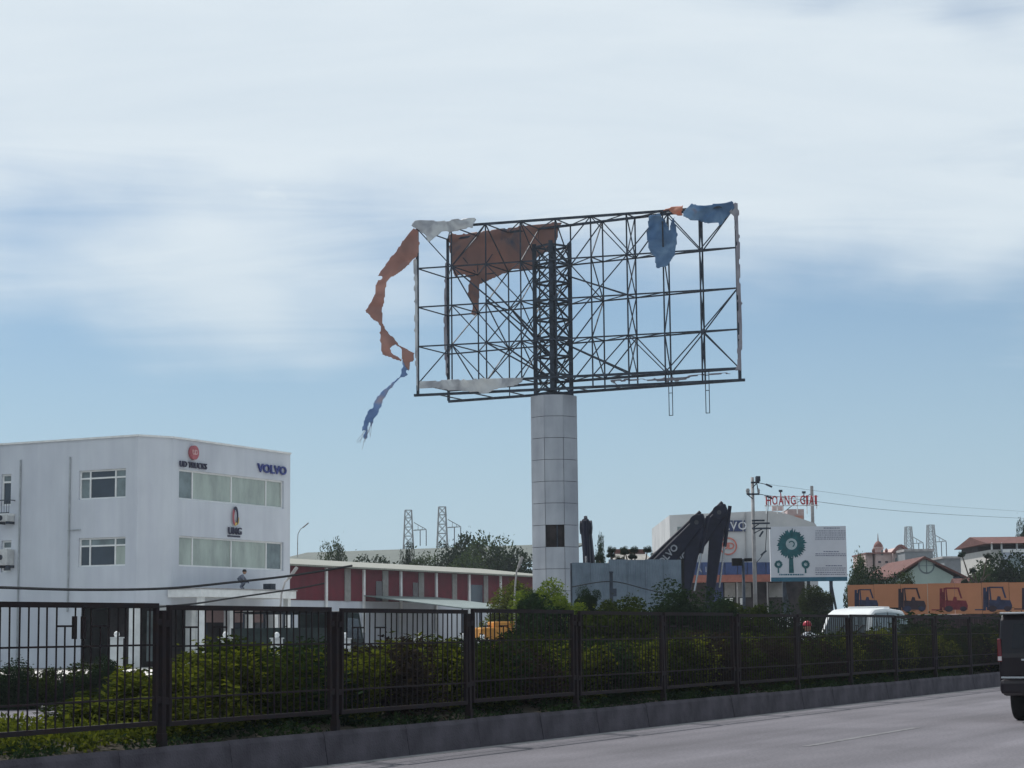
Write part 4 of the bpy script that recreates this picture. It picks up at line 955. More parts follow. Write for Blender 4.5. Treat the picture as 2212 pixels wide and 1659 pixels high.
for (xa, ya, xb, yb) in ((1626, 1054, 1636, 1044), (1636, 1046, 1638, 1066), (1626, 1078, 1616, 1069), (1626, 1140, 1640, 1131), (1627, 1152, 1645, 1143)):
    MB().bar((kX(xa), -.12, kz(ya)), (kX(xb), -.12, kz(yb)), .05).build('brace', M_['steel'], up_, fix=False)
for k, (xa, ya, xb, yb) in enumerate(((1655, 1047, 1668, 1053), (1655, 1072, 1668, 1078), (1640, 1200, 1652, 1190), (1638, 1160, 1646, 1148))):
    MB().bar((kX(xa), -.2, kz(ya)), (kX(xb), -.2, kz(yb)), .09).build('fuse_switch', M_['steel'], up_, fix=False)
c = MB(); c.tube([(kX(1641), -.18, kz(1044)), (kX(1650), -.2, kz(1046)), (kX(1660), -.2, kz(1049))], .02); c.build('lead_wire', M_['wire'], up_)
c = MB(); c.tube([(kX(1640), -.18, kz(1068)), (kX(1650), -.2, kz(1070)), (kX(1660), -.2, kz(1076)), (kX(1650), -.2, kz(1190)), (kX(1640), -.2, kz(1205)), (.1, -.2, kz(1215))], .018); c.build('lead_wire', M_['wire'], up_)
t_, h_, r_, q_ = utility_pole(1605, 1207, 72, 'short dark pole topped by a lamp bracket in front of the blue band', 7)
t_.children[0].data.materials[0] = M_['steel']
c = MB(); c.box(-.40, -.05, -.1, .1, h_-.25, h_+.02); c.box(.05, .32, -.05, .05, h_-.1, h_+.02); c.build('lamp_bracket', M_['black'], t_)
def wire(label, pts, Zs, r_=.015, name='overhead_wire'):
    ps = [P(x, y, Z) for (x, y), Z in zip(pts, Zs)]
    o = []
    for i in range(len(ps)-1):
        for k in range(6):
            t = k/6; p0 = ps[max(i-1, 0)]; p1 = ps[i]; p2 = ps[i+1]; p3 = ps[min(i+2, len(ps)-1)]
            o.append(.5*((2*p1)+(p2-p0)*t+(2*p0-5*p1+4*p2-p3)*t*t+(3*p1-p0-3*p2+p3)*t**3))
    o.append(ps[-1]); c = MB(); c.tube(o, r_, 5); ob = c.build(name, M_['wire']); return tag(ob, label, 'wire')
wire('thick black cable sagging across the white office building', [(-40, 1268), (0, 1269), (180, 1274), (360, 1271), (500, 1258), (632, 1243), (760, 1222)], [44, 45, 49, 53, 56, 59, 62], .034)
wire('lower black cable rising in front of the building entrance', [(330, 1312), (420, 1304), (500, 1292), (632, 1273), (700, 1260)], [52, 55, 58, 62, 64], .026)
wire('faint wire sloping down to the right from the utility pole', [(1640, 1068), (1760, 1083), (1900, 1100), (2060, 1112), (2260, 1122)], [106, 120, 140, 160, 190], .013)
wire('second faint wire high over the houses at right', [(1642, 1044), (1800, 1065), (2000, 1090), (2260, 1108)], [106, 130, 160, 200], .008)
wire('thin wire from the fence post along the teal hoarding', [(1235, 1268), (1320, 1256), (1400, 1274), (1470, 1290)], [78, 78, 79, 80], .02)
# small street lamp beside the entrance
def street_lamp(x, yt, Z, label, dx=.5):
    q = flat(P(x, yt, Z)); h = hz(x, yt, Z); t_ = thing('street_lamp', label, 'street lamp', q)
    c = MB(); c.cyl((0, 0, 0), (0, 0, h-1.6), .06, .05, 8); c.tube([(0, 0, h-1.6), (.04, 0, h-1.0), (.2*dx*2, 0, h-.45), (.4*dx*2, 0, h-.25)], .04, 8); c.build('pole', M_['concrete'], t_)
    c = MB(); a, b = Vector((.36*dx*2, 0, h-.3)), Vector((.75*dx*2, 0, h+.22)); c.bar(a, b, .22, .14); c.build('lamp_head', M_['concrete'], t_, bevel=.04); return t_
street_lamp(606, 1236, 90, 'slender street lamp by the right corner of the white office building')
street_lamp(1111, 1213, 92, 'slender street lamp against the dark trees left of the pillar', .25)
street_lamp(643, 1134, 220, 'distant lamp arm just right of the white office building', .8)
c_ = MB()

# ================================================================== transmission towers
pylm = mat('galvanised', (.17, .18, .19), .6, .0)
def pylon(x, yt, Z, label, wpx=30):
    q = flat(P(x, yt, Z)); H = hz(x, yt, Z); t_ = thing('transmission_tower', label, 'pylon', q, R_(8), 'lattice transmission towers on the horizon')
    hw = wpx*S*Z/FPX/2; zs = [0, H*.45, H*.62, H*.72, H*.80, H*.87, H*.94, H]
    wdt = lambda z: hw*(2.6-1.6*min(1, z/(H*.6))) if z < H*.6 else hw*(1.0-.42*(z-H*.6)/(H*.4))
    body = MB()
    for s1, s2 in ((-1, -1), (1, -1), (1, 1), (-1, 1)):
        for a, b in zip(zs[:-1], zs[1:]): body.bar((s1*wdt(a), s2*wdt(a), a), (s1*wdt(b), s2*wdt(b), b), .24)
    bo = body.build('legs', pylm, t_, fix=False)
    lat = MB()
    for a, b in zip(zs[:-1], zs[1:]):
        for i in range(4):
            A = [(-1, -1), (1, -1), (1, 1), (-1, 1)][i]; B = [(-1, -1), (1, -1), (1, 1), (-1, 1)][(i+1) % 4]
            p = Vector((A[0]*wdt(a), A[1]*wdt(a), a)); q2 = Vector((B[0]*wdt(b), B[1]*wdt(b), b)); p2 = Vector((B[0]*wdt(a), B[1]*wdt(a), a)); q3 = Vector((A[0]*wdt(b), A[1]*wdt(b), b))
            lat.bar(p, q2, .15); lat.bar(p2, q3, .15); lat.bar(q3, q2, .16)
    tag(lat.build('lattice', pylm, t_, fix=False), kind='stuff')
    for z, L_, sd in ((H*.845, 9.5*hw/4.2, 1), (H*.56, 5.5*hw/4.2, 1), (H*.56, 5.5*hw/4.2, -1)):
        c = MB(); e = (sd*(hw+L_), 0, z+.2); c.bar((sd*hw, -hw*.8, z), e, .22); c.bar((sd*hw, hw*.8, z), e, .22); c.bar((sd*hw, 0, z+H*.06), e, .22)
        for k in (1, 2): c.bar((sd*(hw+L_*k/3), 0, z+.1), (sd*(hw+L_*k/3), 0, z+H*.06*(1-k/3)), .14)
        c.build('crossarm', pylm, t_, fix=False)
    for xx in (hw+9.3*hw/4.2, hw+2.0):
        c = MB(); c.cyl((xx, 0, H*.845-5), (xx, 0, H*.845), .16, None, 6); c.build('insulator_string', M_['steel'], t_)
    return t_, q, H
pylon(882, 1102, 640, 'shorter left lattice transmission tower above the long warehouse', 24)
pylon(955, 1095, 620, 'taller right lattice transmission tower above the long warehouse', 25)
pylon(1962, 1138, 720, 'left lattice transmission tower rising behind the grey block house', 20)
pylon(2010, 1134, 700, 'right lattice transmission tower rising behind the grey block house', 21)

# ================================================================== orange hoarding with forklift prints
o0, o1 = flat(P(1831, 1290, 112)), flat(P(2300, 1290, 109)); do = o1-o0; rzo = math.atan2(do.y, do.x)
oh = thing('orange_hoarding', 'long orange hoarding printed with a row of forklifts above a dark wall', 'hoarding', o0, rzo)
zb_, zt_ = hz(2000, 1327, 110.8), hz(2000, 1261, 110.8)
orh = mat('hoarding_orange', (.47, .20, .10), .6, var=.06, scale=.5)
nb = 8
for k in range(nb):
    c = MB(); c.box(do.length*k/nb+.01, do.length*(k+1)/nb-.01, 0, .06, zb_, zt_+(.015 if k % 2 else 0)); c.build('panel', orh, oh)
c = MB(); c.box(0, do.length, .05, .3, 0, zb_-.03); c.build('wall', mat('maroon_wall', (.06, .035, .04), .85, var=.2), oh)
kf = crop(3100, 1850, 740)
def L4(x, y):
    q = on_plane(*kf(x, y), o0, Vector((-do.y, do.x, 0)).normalized()); l = local(oh, q); return l.x, l.z
fk = {'navy': mat('print_navy', (.035, .04, .085), .6, var=.2), 'dark': mat('print_black', (.04, .025, .035), .6, var=.2), 'red': mat('print_red', (.18, .025, .035), .6, var=.2)}
def forklift_print(x, y, sc, m, flip=False, hood=None):
    f = 1.35; mm = fk[m]
    pp = MB()
    def poly(pts):
        pp.prism([(L4(x+f*a*sc, y+b*sc)[0], -.012, L4(x+f*a*sc, y+b*sc)[1]) for a, b in pts], (0, .009, 0))
    poly([(-140, 0), (-140, 12), (-60, 12), (-60, 0)])                          # forks
    poly([(-75, -230), (-52, -230), (-52, 15), (-75, 15)]); poly([(-45, -235), (-30, -235), (-30, 10), (-45, 10)])   # mast
    poly([(-30, -240), (85, -240), (85, -225), (-30, -225)])                    # roof
    poly([(70, -225), (85, -225), (110, -120), (95, -120)]); poly([(-28, -225), (-18, -225), (-6, -80), (-20, -80)])
    poly([(-60, -190), (-38, -190), (-38, -20), (-60, -20)]); poly([(-28, -100), (30, -95), (40, -140), (62, -135), (66, -100), (140, -95), (155, -40), (150, 5), (-28, 5)])    # body
    o = pp.build('forklift_print', mm, oh)
    ci = MB()
    for cx_, r_ in ((0, 34), (118, 28)):
        ci.prism([(L4(x+f*(cx_+r_*math.cos(t))*sc, y+(-5+r_*math.sin(t))*sc)[0], -.020, L4(x+f*(cx_+r_*math.cos(t))*sc, y+(-5+r_*math.sin(t))*sc)[1]) for t in [2*math.pi*i/18 for i in range(18)]], (0, .006, 0))
    ci.build('wheel_print', fk['dark'] if m != 'dark' else fk['navy'], o)
forklift_print(400, 1280, .86, 'navy', False); forklift_print(905, 1300, 1.0, 'dark', False); forklift_print(1370, 1300, 1.02, 'red', False); forklift_print(1860, 1298, 1.05, 'navy', False)
forklift_print(2290, 1290, 1.0, 'dark', False); forklift_print(2700, 1290, 1.0, 'red', False)

# ================================================================== houses on the right
tile = mat('roof_tile_red', (.12, .05, .043), .8, var=.2, scale=3)
# green gable house
gx0, gz0 = P(1943, 1262, 150).x, hz(1943, 1262, 150)
gh = thing('green_gable_house', 'pale green gable ended house with round vent and red tile roof', 'house', (gx0, 150, 0))
def L5(x, y, Z=150, bx=None): q = P(x, y, Z); return q.x-(gx0 if bx is None else bx), q.z
a, b, cpt = L5(1940, 1242), L5(2085, 1248), L5(1996, 1207)
grn = mat('render_green', (.36, .45, .41), .85, var=.06, scale=.6)
c = MB(); c.prism([(a[0], 0, 0), (b[0], 0, 0), (b[0], 0, b[1]-.35), (cpt[0], 0, cpt[1]-.12), (a[0], 0, a[1]-.35)], (0, 14, 0)); c.build('wall', grn, gh)
c = MB(); e = Vector((cpt[0], -.35, cpt[1])); l = Vector((a[0]-.5, -.35, a[1]-.25)); r = Vector((b[0]+.6, -.35, b[1]-.35))
c.prism([l, e, r, r+Vector((0, 0, .16)), e+Vector((0, 0, .18)), l+Vector((0, 0, .16))], (0, 15, 0)); c.build('roof', tile, gh)
vc = L5(2001, 1222)
for rr_, d_, mm_ in ((.62, -.03, 'glass_blind2'), (.50, -.05, 'white_wall')):
    c = MB(); c.cyl((vc[0], -.003, vc[1]), (vc[0], d_, vc[1]), rr_, None, 20); c.build('round_vent', grn if mm_ == 'white_wall' else M_[mm_], gh)
for ang_ in (0, 90): 
    c = MB(); dx_, dz_ = math.cos(R_(ang_))*.5, math.sin(R_(ang_))*.5; c.bar((vc[0]-dx_, -.06, vc[1]-dz_), (vc[0]+dx_, -.06, vc[1]+dz_), .08, .03); c.build('vent_bar', M_['glass_blind2'], gh)
c = MB(); w0, w1 = L5(2059, 1245), L5(2074, 1259); c.box(w0[0], w1[0], -.05, -.003, w1[1]-1.0, w0[1]); c.build('window', M_['glass_dark'], gh)
# domed pink house
ZD = 205
dx0 = P(1870, 1250, ZD).x
dh_ = thing('domed_pink_house', 'pink villa with a small domed turret and curved gables', 'house', (dx0, ZD, 0))
LD = lambda x, y: L5(x, y, ZD, dx0)
pk_m = mat('render_pink', (.47, .36, .34), .85, var=.07); pk_r = mat('dome_red', (.20, .095, .085), .75, var=.15); gyw = mat('block_grey', (.22, .235, .25), .85, var=.06)
def pd(xa, ya, xb, yb, name, m, d0, d1):
    a, b = LD(xa, ya), LD(xb, yb); c = MB(); c.box(a[0], b[0], d0, d1, b[1], a[1]); return c.build(name, m, dh_)
pd(1871, 1195, 1891, 1330, 'side_wing', pk_m, .5, 8); pd(1891, 1195, 1930, 1330, 'wall', pk_m, 0, 9)
ga = [LD(1926, 1197), LD(1932, 1190), LD(1937, 1184), LD(1942, 1181.5), LD(1947, 1183), LD(1952, 1187), LD(1957, 1192)]
c = MB(); c.prism([(ga[0][0], -.6, 0)]+[(x, -.6, z) for x, z in ga]+[(ga[-1][0], -.6, 0)], (0, 9, 0)); c.build('curved_gable', pk_m, dh_)
c = MB()
for (p, q) in zip(ga[:-1], ga[1:]): c.bar((p[0], -.7, p[1]+.1), (q[0], -.7, q[1]+.1), .3)
c.build('gable_coping', pk_r, dh_, fix=False)
pd(1870, 1193.5, 1929, 1196, 'parapet', pk_r, -.2, 8.5)
tcx = LD(1902, 1189); rt = (LD(1913, 1189)[0]-LD(1891, 1189)[0])/2; zt0 = LD(1902, 1196)[1]; zt1 = LD(1902, 1186)[1]; zd = LD(1902, 1167)[1]
c = MB(); c.lathe([(rt*.92, -2.0), (rt*.92, zt1-zt0), (rt*1.04, zt1-zt0+.1), (rt*1.04, zt1-zt0+.25)], 12, (tcx[0], 1.2, zt0)); c.build('turret', pk_m, dh_)
hd_ = zd-zt1
c = MB(); c.lathe([(rt*.95, .2), (rt*.96, hd_*.25), (rt*.86, hd_*.5), (rt*.58, hd_*.78), (rt*.18, hd_*.97), (.04, hd_*1.0)], 16, (tcx[0], 1.2, zt1)); c.build('dome', pk_r, dh_, smooth=True)
c = MB(); c.cyl((tcx[0], 1.2, zd-.05), (tcx[0], 1.2, zd+.75), .07, .02, 8); c.build('finial', pk_r, dh_)
for x in (1888, 1916):
    q = LD(x, 1193.5); c = MB(); c.lathe([(.10, 0), (.17, .15), (.15, .3), (.03, .45)], 8, (q[0], .3, q[1])); c.build('corner_urn', pk_r, dh_)
def arch(xa, xb, yt, yb, d, m):
    a, b = LD(xa, yt), LD(xb, yb); w_ = (b[0]-a[0])/2; cx_ = a[0]+w_; c = MB(); c.prism([(a[0], d, b[1]), (b[0], d, b[1])]+[(cx_+w_*math.cos(R_(t)), d, a[1]-w_+w_*math.sin(R_(t))) for t in range(0, 181, 30)], (0, .04, 0)); c.build('arched_window', m, dh_)
arch(1903, 1908, 1188, 1199, -.06, M_['glass_blind2']); arch(1931, 1938, 1205, 1225, -.66, M_['glass_blind2'])
for x in (1900, 1915): pd(x-3, 1212, x+3, 1216, 'window', M_['glass_dark'], -.05, -.003)
bk_ = thing('grey_block_house', 'plain grey block of a house between the pink villa and green gable', 'house', (P(1955, 1200, 200).x, 200, 0))
q = P(2015, 1191, 200); c = MB(); c.box(0, q.x-P(1955, 1200, 200).x, 0, 10, 0, q.z); c.build('wall', gyw, bk_)
c = MB(); c.box(-.1, q.x-P(1955, 1200, 200).x+.1, -.1, 10.1, q.z, q.z+.25); c.build('parapet', M_['concrete'], bk_)
# low far roofs
fr_ = thing('far_low_house', 'low grey house with pale trim behind the green gable roof', 'house', (P(2040, 1220, 190).x, 190, 0))
q = P(2095, 1206, 190); w_ = q.x-P(2040, 1220, 190).x; c = MB(); c.box(0, w_, 0, 8, 0, q.z); c.build('wall', gyw, fr_)
c = MB(); c.box(w_*.8, w_*.92, -.05, -.003, q.z-2.4, q.z-.5); c.build('window', M_['frame'], fr_)
c = MB(); c.box(-.2, w_+.2, -.2, 8.2, q.z, q.z+.2); c.build('roof_slab', M_['concrete'], fr_)
rl = thing('red_roof_shed', 'low shed with red tiled roof behind the orange hoarding', 'shed', (P(2083, 1262, 140).x, 140, 0))
q = P(2130, 1247, 140); w_ = q.x-P(2083, 1262, 140).x; c = MB(); c.box(0, w_, 0, 5, 0, q.z-1.2); c.build('wall', pk_m, rl)
c = MB(); c.prism([(-.3, -.4, q.z-1.3), (-.3, 2.5, q.z), (-.3, 5.4, q.z-1.3)], (w_+.6, 0, 0)); c.build('roof', tile, rl)
# tall house at the right picture edge
ZH = 175; hx0 = P(2141, 1200, ZH).x
th = thing('balcony_house', 'tall pale house with red tiled roof terrace at the right picture edge', 'house', (hx0, ZH, 0))
LH = lambda x, y: L5(x, y, ZH, hx0)
def ph(xa, ya, xb, yb, name, m, d0, d1, par=None):
    a, b = LH(xa, ya), LH(xb, yb); c = MB(); c.box(a[0], b[0], d0, d1, b[1], a[1]); return c.build(name, m, par or th)
palebl = mat('render_pale_blue', (.40, .44, .52), .85, var=.06); cream = mat('render_cream', (.47, .46, .44), .85, var=.06)
zq = LH(2150, 1187)[1]
c = MB(); c.box(0, LH(2163, 1200)[0], 0, 12, 0, zq); c.build('side_wall', cream, th)
c = MB(); c.box(LH(2163, 1200)[0]+.003, LH(2330, 1200)[0], -.4, 12, 0, LH(2200, 1186)[1]); c.build('wall', palebl, th)
zr_ = LH(2150, 1172)[1]; zt2 = LH(2170, 1153)[1]
c = MB(); c.prism([(-.5, -.8, zr_-.1), (-.5, 12.5, zr_-.1), (-.5, 5.8, zt2)], (LH(2330, 1200)[0]+1, 0, 0)); c.build('roof', tile, th)
c = MB(); c.box(0, LH(2330, 1200)[0], 5, 11.5, zq, zr_-.12); c.build('terrace_room', M_['void'], th)
for x in (2142, 2163, 2196, 2225): ph(x-1.5, 1172, x+1.5, 1187, 'terrace_column', M_['frame'], -.2, .1)
ph(2163, 1187, 2330, 1192, 'balustrade', M_['frame'], -.5, -.404)
for x in (2180, 2215): ph(x, 1203, x+22, 1225, 'window', M_['glass_blind2'], -.46, -.404)
# roof behind the topiary
tp = thing('tiled_roof_house', 'distant house with red ridge and grey wall behind the teal hoarding', 'house', (P(1322, 1200, 170).x, 170, 0))
bx_ = P(1322, 1200, 170).x; a, b, c1, c2 = L5(1318, 1213, 170, bx_), L5(1414, 1213, 170, bx_), L5(1400, 1191, 170, bx_), L5(1332, 1191, 170, bx_)
c = MB(); c.box(a[0]+.8, b[0]-.5, .5, 7.5, 0, a[1]); c.build('wall', gyw, tp)
c = MB(); c.add([(a[0], 0, a[1]), (b[0], 0, b[1]), (b[0], 8, b[1]), (a[0], 8, a[1]), (c2[0], 4, c2[1]), (c1[0], 4, c1[1])], [(0, 1, 5, 4), (1, 2, 5), (2, 3, 4, 5), (3, 0, 4), (0, 3, 2, 1)]); c.build('roof', mat('roof_grey_tile', (.27, .26, .24), .8, var=.15), tp)
c = MB(); c.bar((c2[0], 4, c2[1]+.1), (c1[0], 4, c1[1]+.1), .5); c.build('ridge', tile, tp, fix=False)

# ================================================================== vegetation
def leaf_mesh(name, n, dims, leaf, m, seed, lumps=9, lump_r=.42, solid=.35, flat_=False, bottom=0.0):
    """uneven crown: leaves scattered over and inside many lumps"""
    rg = np.random.default_rng(seed)
    d = rg.normal(size=(lumps, 3)); d /= np.linalg.norm(d, axis=1)[:, None]
    cen = d*(rg.uniform(.25, .85, lumps)[:, None])
    cen[:, 2] = np.abs(cen[:, 2])*1.0-.25 if not flat_ else cen[:, 2]
    rad = rg.uniform(.55, 1.15, lumps)*lump_r
    k = rg.integers(0, lumps, n); dd = rg.normal(size=(n, 3)); dd /= np.linalg.norm(dd, axis=1)[:, None]
    rr_ = rad[k]*np.where(rg.random(n) < solid, rg.random(n)**.5, rg.uniform(.8, 1.12, n)*1.0)
    p = cen[k]+dd*rr_[:, None]
    sh_ = rg.random(n) < .035; p[sh_] = cen[k[sh_]]+dd[sh_]*(rr_[sh_]*rg.uniform(1.1, 1.45, sh_.sum()))[:, None]
    p *= np.array(dims)
    p[:, 2] += dims[2]*.62
    lo, hi = np.percentile(p, 1, axis=0), np.percentile(p, 99, axis=0)
    p = (p-lo)/(hi-lo); p[:, :2] -= .5
    keep = p[:, 2] > -.02; p = p[keep]; n = len(p)
    a = rg.normal(size=(n, 3)); a[:, 2] *= .7; a /= np.linalg.norm(a, axis=1)[:, None]
    b = np.cross(a, rg.normal(size=(n, 3))); b /= np.linalg.norm(b, axis=1)[:, None]
    s = leaf*rg.uniform(.6, 1.35, n)[:, None]
    c = np.cross(a, b)
    v = np.stack([p-a*s, p+b*s*.42+c*s*.12, p+a*s, p-b*s*.42+c*s*.12], 1).reshape(-1, 3)
    me = bpy.data.meshes.new(name); me.vertices.add(4*n); me.vertices.foreach_set('co', v.ravel())
    me.loops.add(4*n); me.loops.foreach_set('vertex_index', np.arange(4*n)); me.polygons.add(n)
    me.polygons.foreach_set('loop_start', np.arange(n)*4); me.polygons.foreach_set('loop_total', np.full(n, 4)); me.update(calc_edges=True)
    me.materials.append(m); return me
LM_h = leafmat('leaf_hedge', (.008, .014, .005), (.036, .052, .011), .34, .75)
LM_y = leafmat('leaf_yellow_green', (.022, .032, .008), (.10, .118, .022), .40, .75)
LM_d = leafmat('leaf_dark', (.008, .017, .010), (.022, .04, .02), .25)
LM_p = leafmat('leaf_purple', (.014, .012, .014), (.035, .028, .022), .25)
def stem_mesh(h, r_, nl, seed, spread=.5, top=.8):
    rr = random.Random(seed); mb = MB(); p = Vector((0, 0, -.1)); q = Vector((rr.uniform(-.1, .1)*h, rr.uniform(-.1, .1)*h, h*.45)); mb.cyl(p, q, r_, r_*.7, 7)
    for i in range(nl):
        a_ = 2*math.pi*i/nl+rr.uniform(-.4, .4); e = Vector((math.cos(a_)*spread*h*rr.uniform(.5, 1), math.sin(a_)*spread*h*rr.uniform(.5, 1), h*rr.uniform(.65, 1)*top)); s_ = p.lerp(q, rr.uniform(.5, 1)); m_ = s_.lerp(e, .5)+Vector((0, 0, h*.06))
        mb.cyl(s_, m_, r_*.5, r_*.36, 6); mb.cyl(m_, e, r_*.36, r_*.12, 6)
    return mb.mesh('stem', M_['bark'])
# hedge shrubs on the median: unit height ~1
hv = []
for i, (m_, lf) in enumerate(((LM_h, .048), (LM_y, .05), (LM_h, .045), (LM_p, .042), (LM_d, .045))):
    hv.append((leaf_mesh('foliage', 7000, (.62, .55, .62), lf*.8, m_, 40+i, 16, .38, .5), stem_mesh(.8, .02, 6, i, .4)))
def shrub(label, u, v, h, wd, var, z0, group=None, name='hedge_shrub', cat='shrub', dp=None):
    if label in seen_l: return None
    seen_l[label] = 1
    t_ = thing(name, label, cat, Wp(u, v, z0), random.uniform(0, 6.28), group)
    fm, sm = hv[var]; inst('foliage', fm, t_, (0, 0, 0), (0, 0, 0), (wd, dp or wd, h)); inst('stem', sm, t_, (0, 0, 0), (0, 0, 0), (wd, wd, h)); return t_
rh = random.Random(3)
ORD = ['first', 'second', 'third', 'fourth', 'fifth', 'sixth', 'seventh', 'eighth', 'ninth', 'tenth', 'eleventh', 'twelfth', 'thirteenth', 'fourteenth', 'fifteenth', 'sixteenth', 'seventeenth', 'eighteenth', 'nineteenth', 'twentieth']
ORD += ['twenty-'+o for o in ORD[:9]]+['thirtieth']+['thirty-'+o for o in ORD[:9]]
TONE = {0: 'mid green', 1: 'yellow green', 2: 'dull green', 3: 'purplish', 4: 'dark green'}; seen_l = {}
def hedge_label(var, u, row):
    k = int((u-(u_first-step))//step); f = ((u-(u_first-step))/step) % 1
    pos = 'left third' if f < .34 else 'middle' if f < .67 else 'right third'
    return '%s hedge shrub, %s row, at the %s of the %s fence panel' % (TONE[var], row, pos, ORD[max(0, min(k, len(ORD)-1))])
def on_hedge(x, v): return on_v(x, 1450, v)[0]
u_a = on_hedge(300, 14.3); u_end = on_hedge(2190, 14.6)
u_ = u_a; i = 0
specials = []
while u_ < u_end+20:
    gr = min(1, max(0, (u_-u_a)/(on_hedge(520, 14.3)-u_a)))
    h = rh.uniform(.96, 1.12)*(.5+.5*gr)
    if u_ > on_hedge(1500, 14.3): h *= 1.0
    var = rh.choice([0, 0, 1, 2, 3, 4]) if u_ > on_hedge(560, 14.3) else (1 if u_ < on_hedge(520, 14.3) else 3)
    if u_ > on_hedge(1250, 14.3): var = rh.choice([0, 2, 4, 4, 3, 1])
    if rh.random() > .14: shrub(hedge_label(var, u_, 'front'), u_, 14.35+rh.uniform(-.18, .18), h, rh.uniform(1.35, 1.6), var, KT-.05, 'hedge shrubs along the median')
    v2 = rh.choice([0, 1, 2, 1])
    if rh.random() > .22: shrub(hedge_label(v2, u_+1.6, 'rear'), u_+1.6, 15.7+rh.uniform(-.2, .2), h*rh.uniform(.95, 1.08), rh.uniform(1.4, 1.7), v2, KT-.05, 'hedge shrubs along the median')
    u_ += rh.uniform(.78, 1.0); i += 1
# low weeds at the far left and along the kerb (stuff)
def weed_patch(name, label, u0, u1, v0, v1, n, h, leaf, m, seed, z0):
    rg = np.random.default_rng(seed); nt_ = n
    base = np.stack([rg.uniform(u0, u1, nt_), rg.uniform(v0, v1, nt_), np.full(nt_, z0)], 1)
    dens = np.array([noise.noise(Vector((b[0]*.8, b[1]*1.2, seed))) for b in base]); base = base[dens > -.12]; nt_ = len(base)
    k = 5; p = np.repeat(base, k, 0); up = rg.uniform(.02, 1, nt_*k)*np.repeat(rg.uniform(.4, 1, nt_), k)*h
    p[:, 2] += up; p[:, :2] += rg.normal(size=(nt_*k, 2))*(.04+up[:, None]*.3)
    a = rg.normal(size=(nt_*k, 3)); a /= np.linalg.norm(a, axis=1)[:, None]; b = np.cross(a, rg.normal(size=(nt_*k, 3))); b /= np.linalg.norm(b, axis=1)[:, None]
    s = leaf*rg.uniform(.6, 1.3, nt_*k)[:, None]; v = np.stack([p-a*s, p+b*s*.4, p+a*s, p-b*s*.4], 1).reshape(-1, 3); N_ = nt_*k
    me = bpy.data.meshes.new(name); me.vertices.add(4*N_); me.vertices.foreach_set('co', v.ravel()); me.loops.add(4*N_); me.loops.foreach_set('vertex_index', np.arange(4*N_))
    me.polygons.add(N_); me.polygons.foreach_set('loop_start', np.arange(N_)*4); me.polygons.foreach_set('loop_total', np.full(N_, 4)); me.update(calc_edges=True); me.materials.append(m)
    o = bpy.data.objects.new(name, me); COL.objects.link(o); o.rotation_euler = (0, 0, RZ); return tag(o, label, 'weeds', None, 'stuff')
weed_patch('ground_weeds', 'low leafy weeds on the median at the left picture edge', on_hedge(-60, 14), on_hedge(330, 14), 13.5, 17.2, 2600, .34, .045, LM_y, 3, KT-.03)
weed_patch('ground_weeds', 'sparse dark weeds along the foot of the median fence', on_hedge(0, 13.3), on_hedge(2100, 13.3), 13.12, 14.0, 3600, .20, .035, LM_d, 5, KT-.06)
# shrubs along the roadside verge opposite
def far_shrub(x, ytop, Z, wpx, var, label, group=None, name='roadside_shrub', yb=None, lumps=None):
    q = flat(P(x, ytop, Z)); h = hz(x, ytop, Z); w_ = wpx*S*Z/FPX
    t_ = thing(name, label, 'shrub', q, random.uniform(0, 6.28), group); fm, sm = fv[var]
    fh = min(h, w_*.95); zz_ = h-fh; k_ = 0
    while True:
        inst('foliage', fm, t_, (0, 0, max(zz_, -.1)), (0, 0, k_*1.7), (w_*(1+.12*k_), w_*(1+.12*k_), fh)); k_ += 1
        if zz_ <= 0 or k_ > 4: break
        zz_ -= fh*.62
    inst('stem', sm, t_, (0, 0, 0), (0, 0, 0), (w_*.7, w_*.7, h)); return t_
fv = []
for i, (m_, n_) in enumerate(((LM_y, 5200), (LM_d, 5200), (LM_h, 5200), (leafmat('leaf_bright', (.05, .085, .014), (.13, .175, .036), .42), 5200))):
    fv.append((leaf_mesh('foliage', n_*2, (.62, .62, .60), .034, m_, 70+i, 18, .42, .35), stem_mesh(.8, .02, 6, i+20, .45)))
far_shrub(1165, 1262, 66, 110, 3, 'bright green bush at the foot of the white pillar')
far_shrub(1225, 1292, 60, 75, 3, 'light green bush just right of the pillar foot')
far_shrub(1110, 1262, 96, 100, 0, 'yellow green bush left of the pillar before the red workshop')
far_shrub(1145, 1280, 58, 48, 1, 'dark pointed bush in front of the bright green bush')
far_shrub(1268, 1272, 62, 48, 1, 'dark conical shrub at the left end of the teal hoarding')
far_shrub(1170, 1310, 50, 150, 1, 'broad dark bush spreading below the bright green bush')
far_shrub(1345, 1298, 58, 120, 2, 'low mid green bush in front of the teal hoarding')
far_shrub(1450, 1272, 60, 130, 1, 'dark green bush at the right end of the teal hoarding')
far_shrub(1540, 1290, 64, 130, 1, 'dark bush below the excavator bucket')
far_shrub(1610, 1310, 64, 130, 2, 'mid green bush right of the excavators behind the fence')
far_shrub(1700, 1318, 66, 120, 1, 'dark bush under the tree sign board')
far_shrub(1762, 1268, 112, 60, 2, 'green bush between the posts of the tree sign board')
far_shrub(2030, 1343, 60, 220, 1, 'dark bush before the orange hoarding left part')
far_shrub(2160, 1345, 58, 200, 1, 'dark bush before the orange hoarding right part')
far_shrub(1310, 1325, 46, 190, 2, 'dense green bush close behind the fence at mid picture')
for k, x in enumerate((20, 80, 135, 185, 235, 290)):
    far_shrub(x, 1438+(k % 3)*8, 44+k*.4, 95, 2 if k % 2 else 1, '%s green shrub, %s from the left in the verge row before the office' % ('mid' if k % 2 else 'dark', ORD[k]), 'verge shrubs before the office')
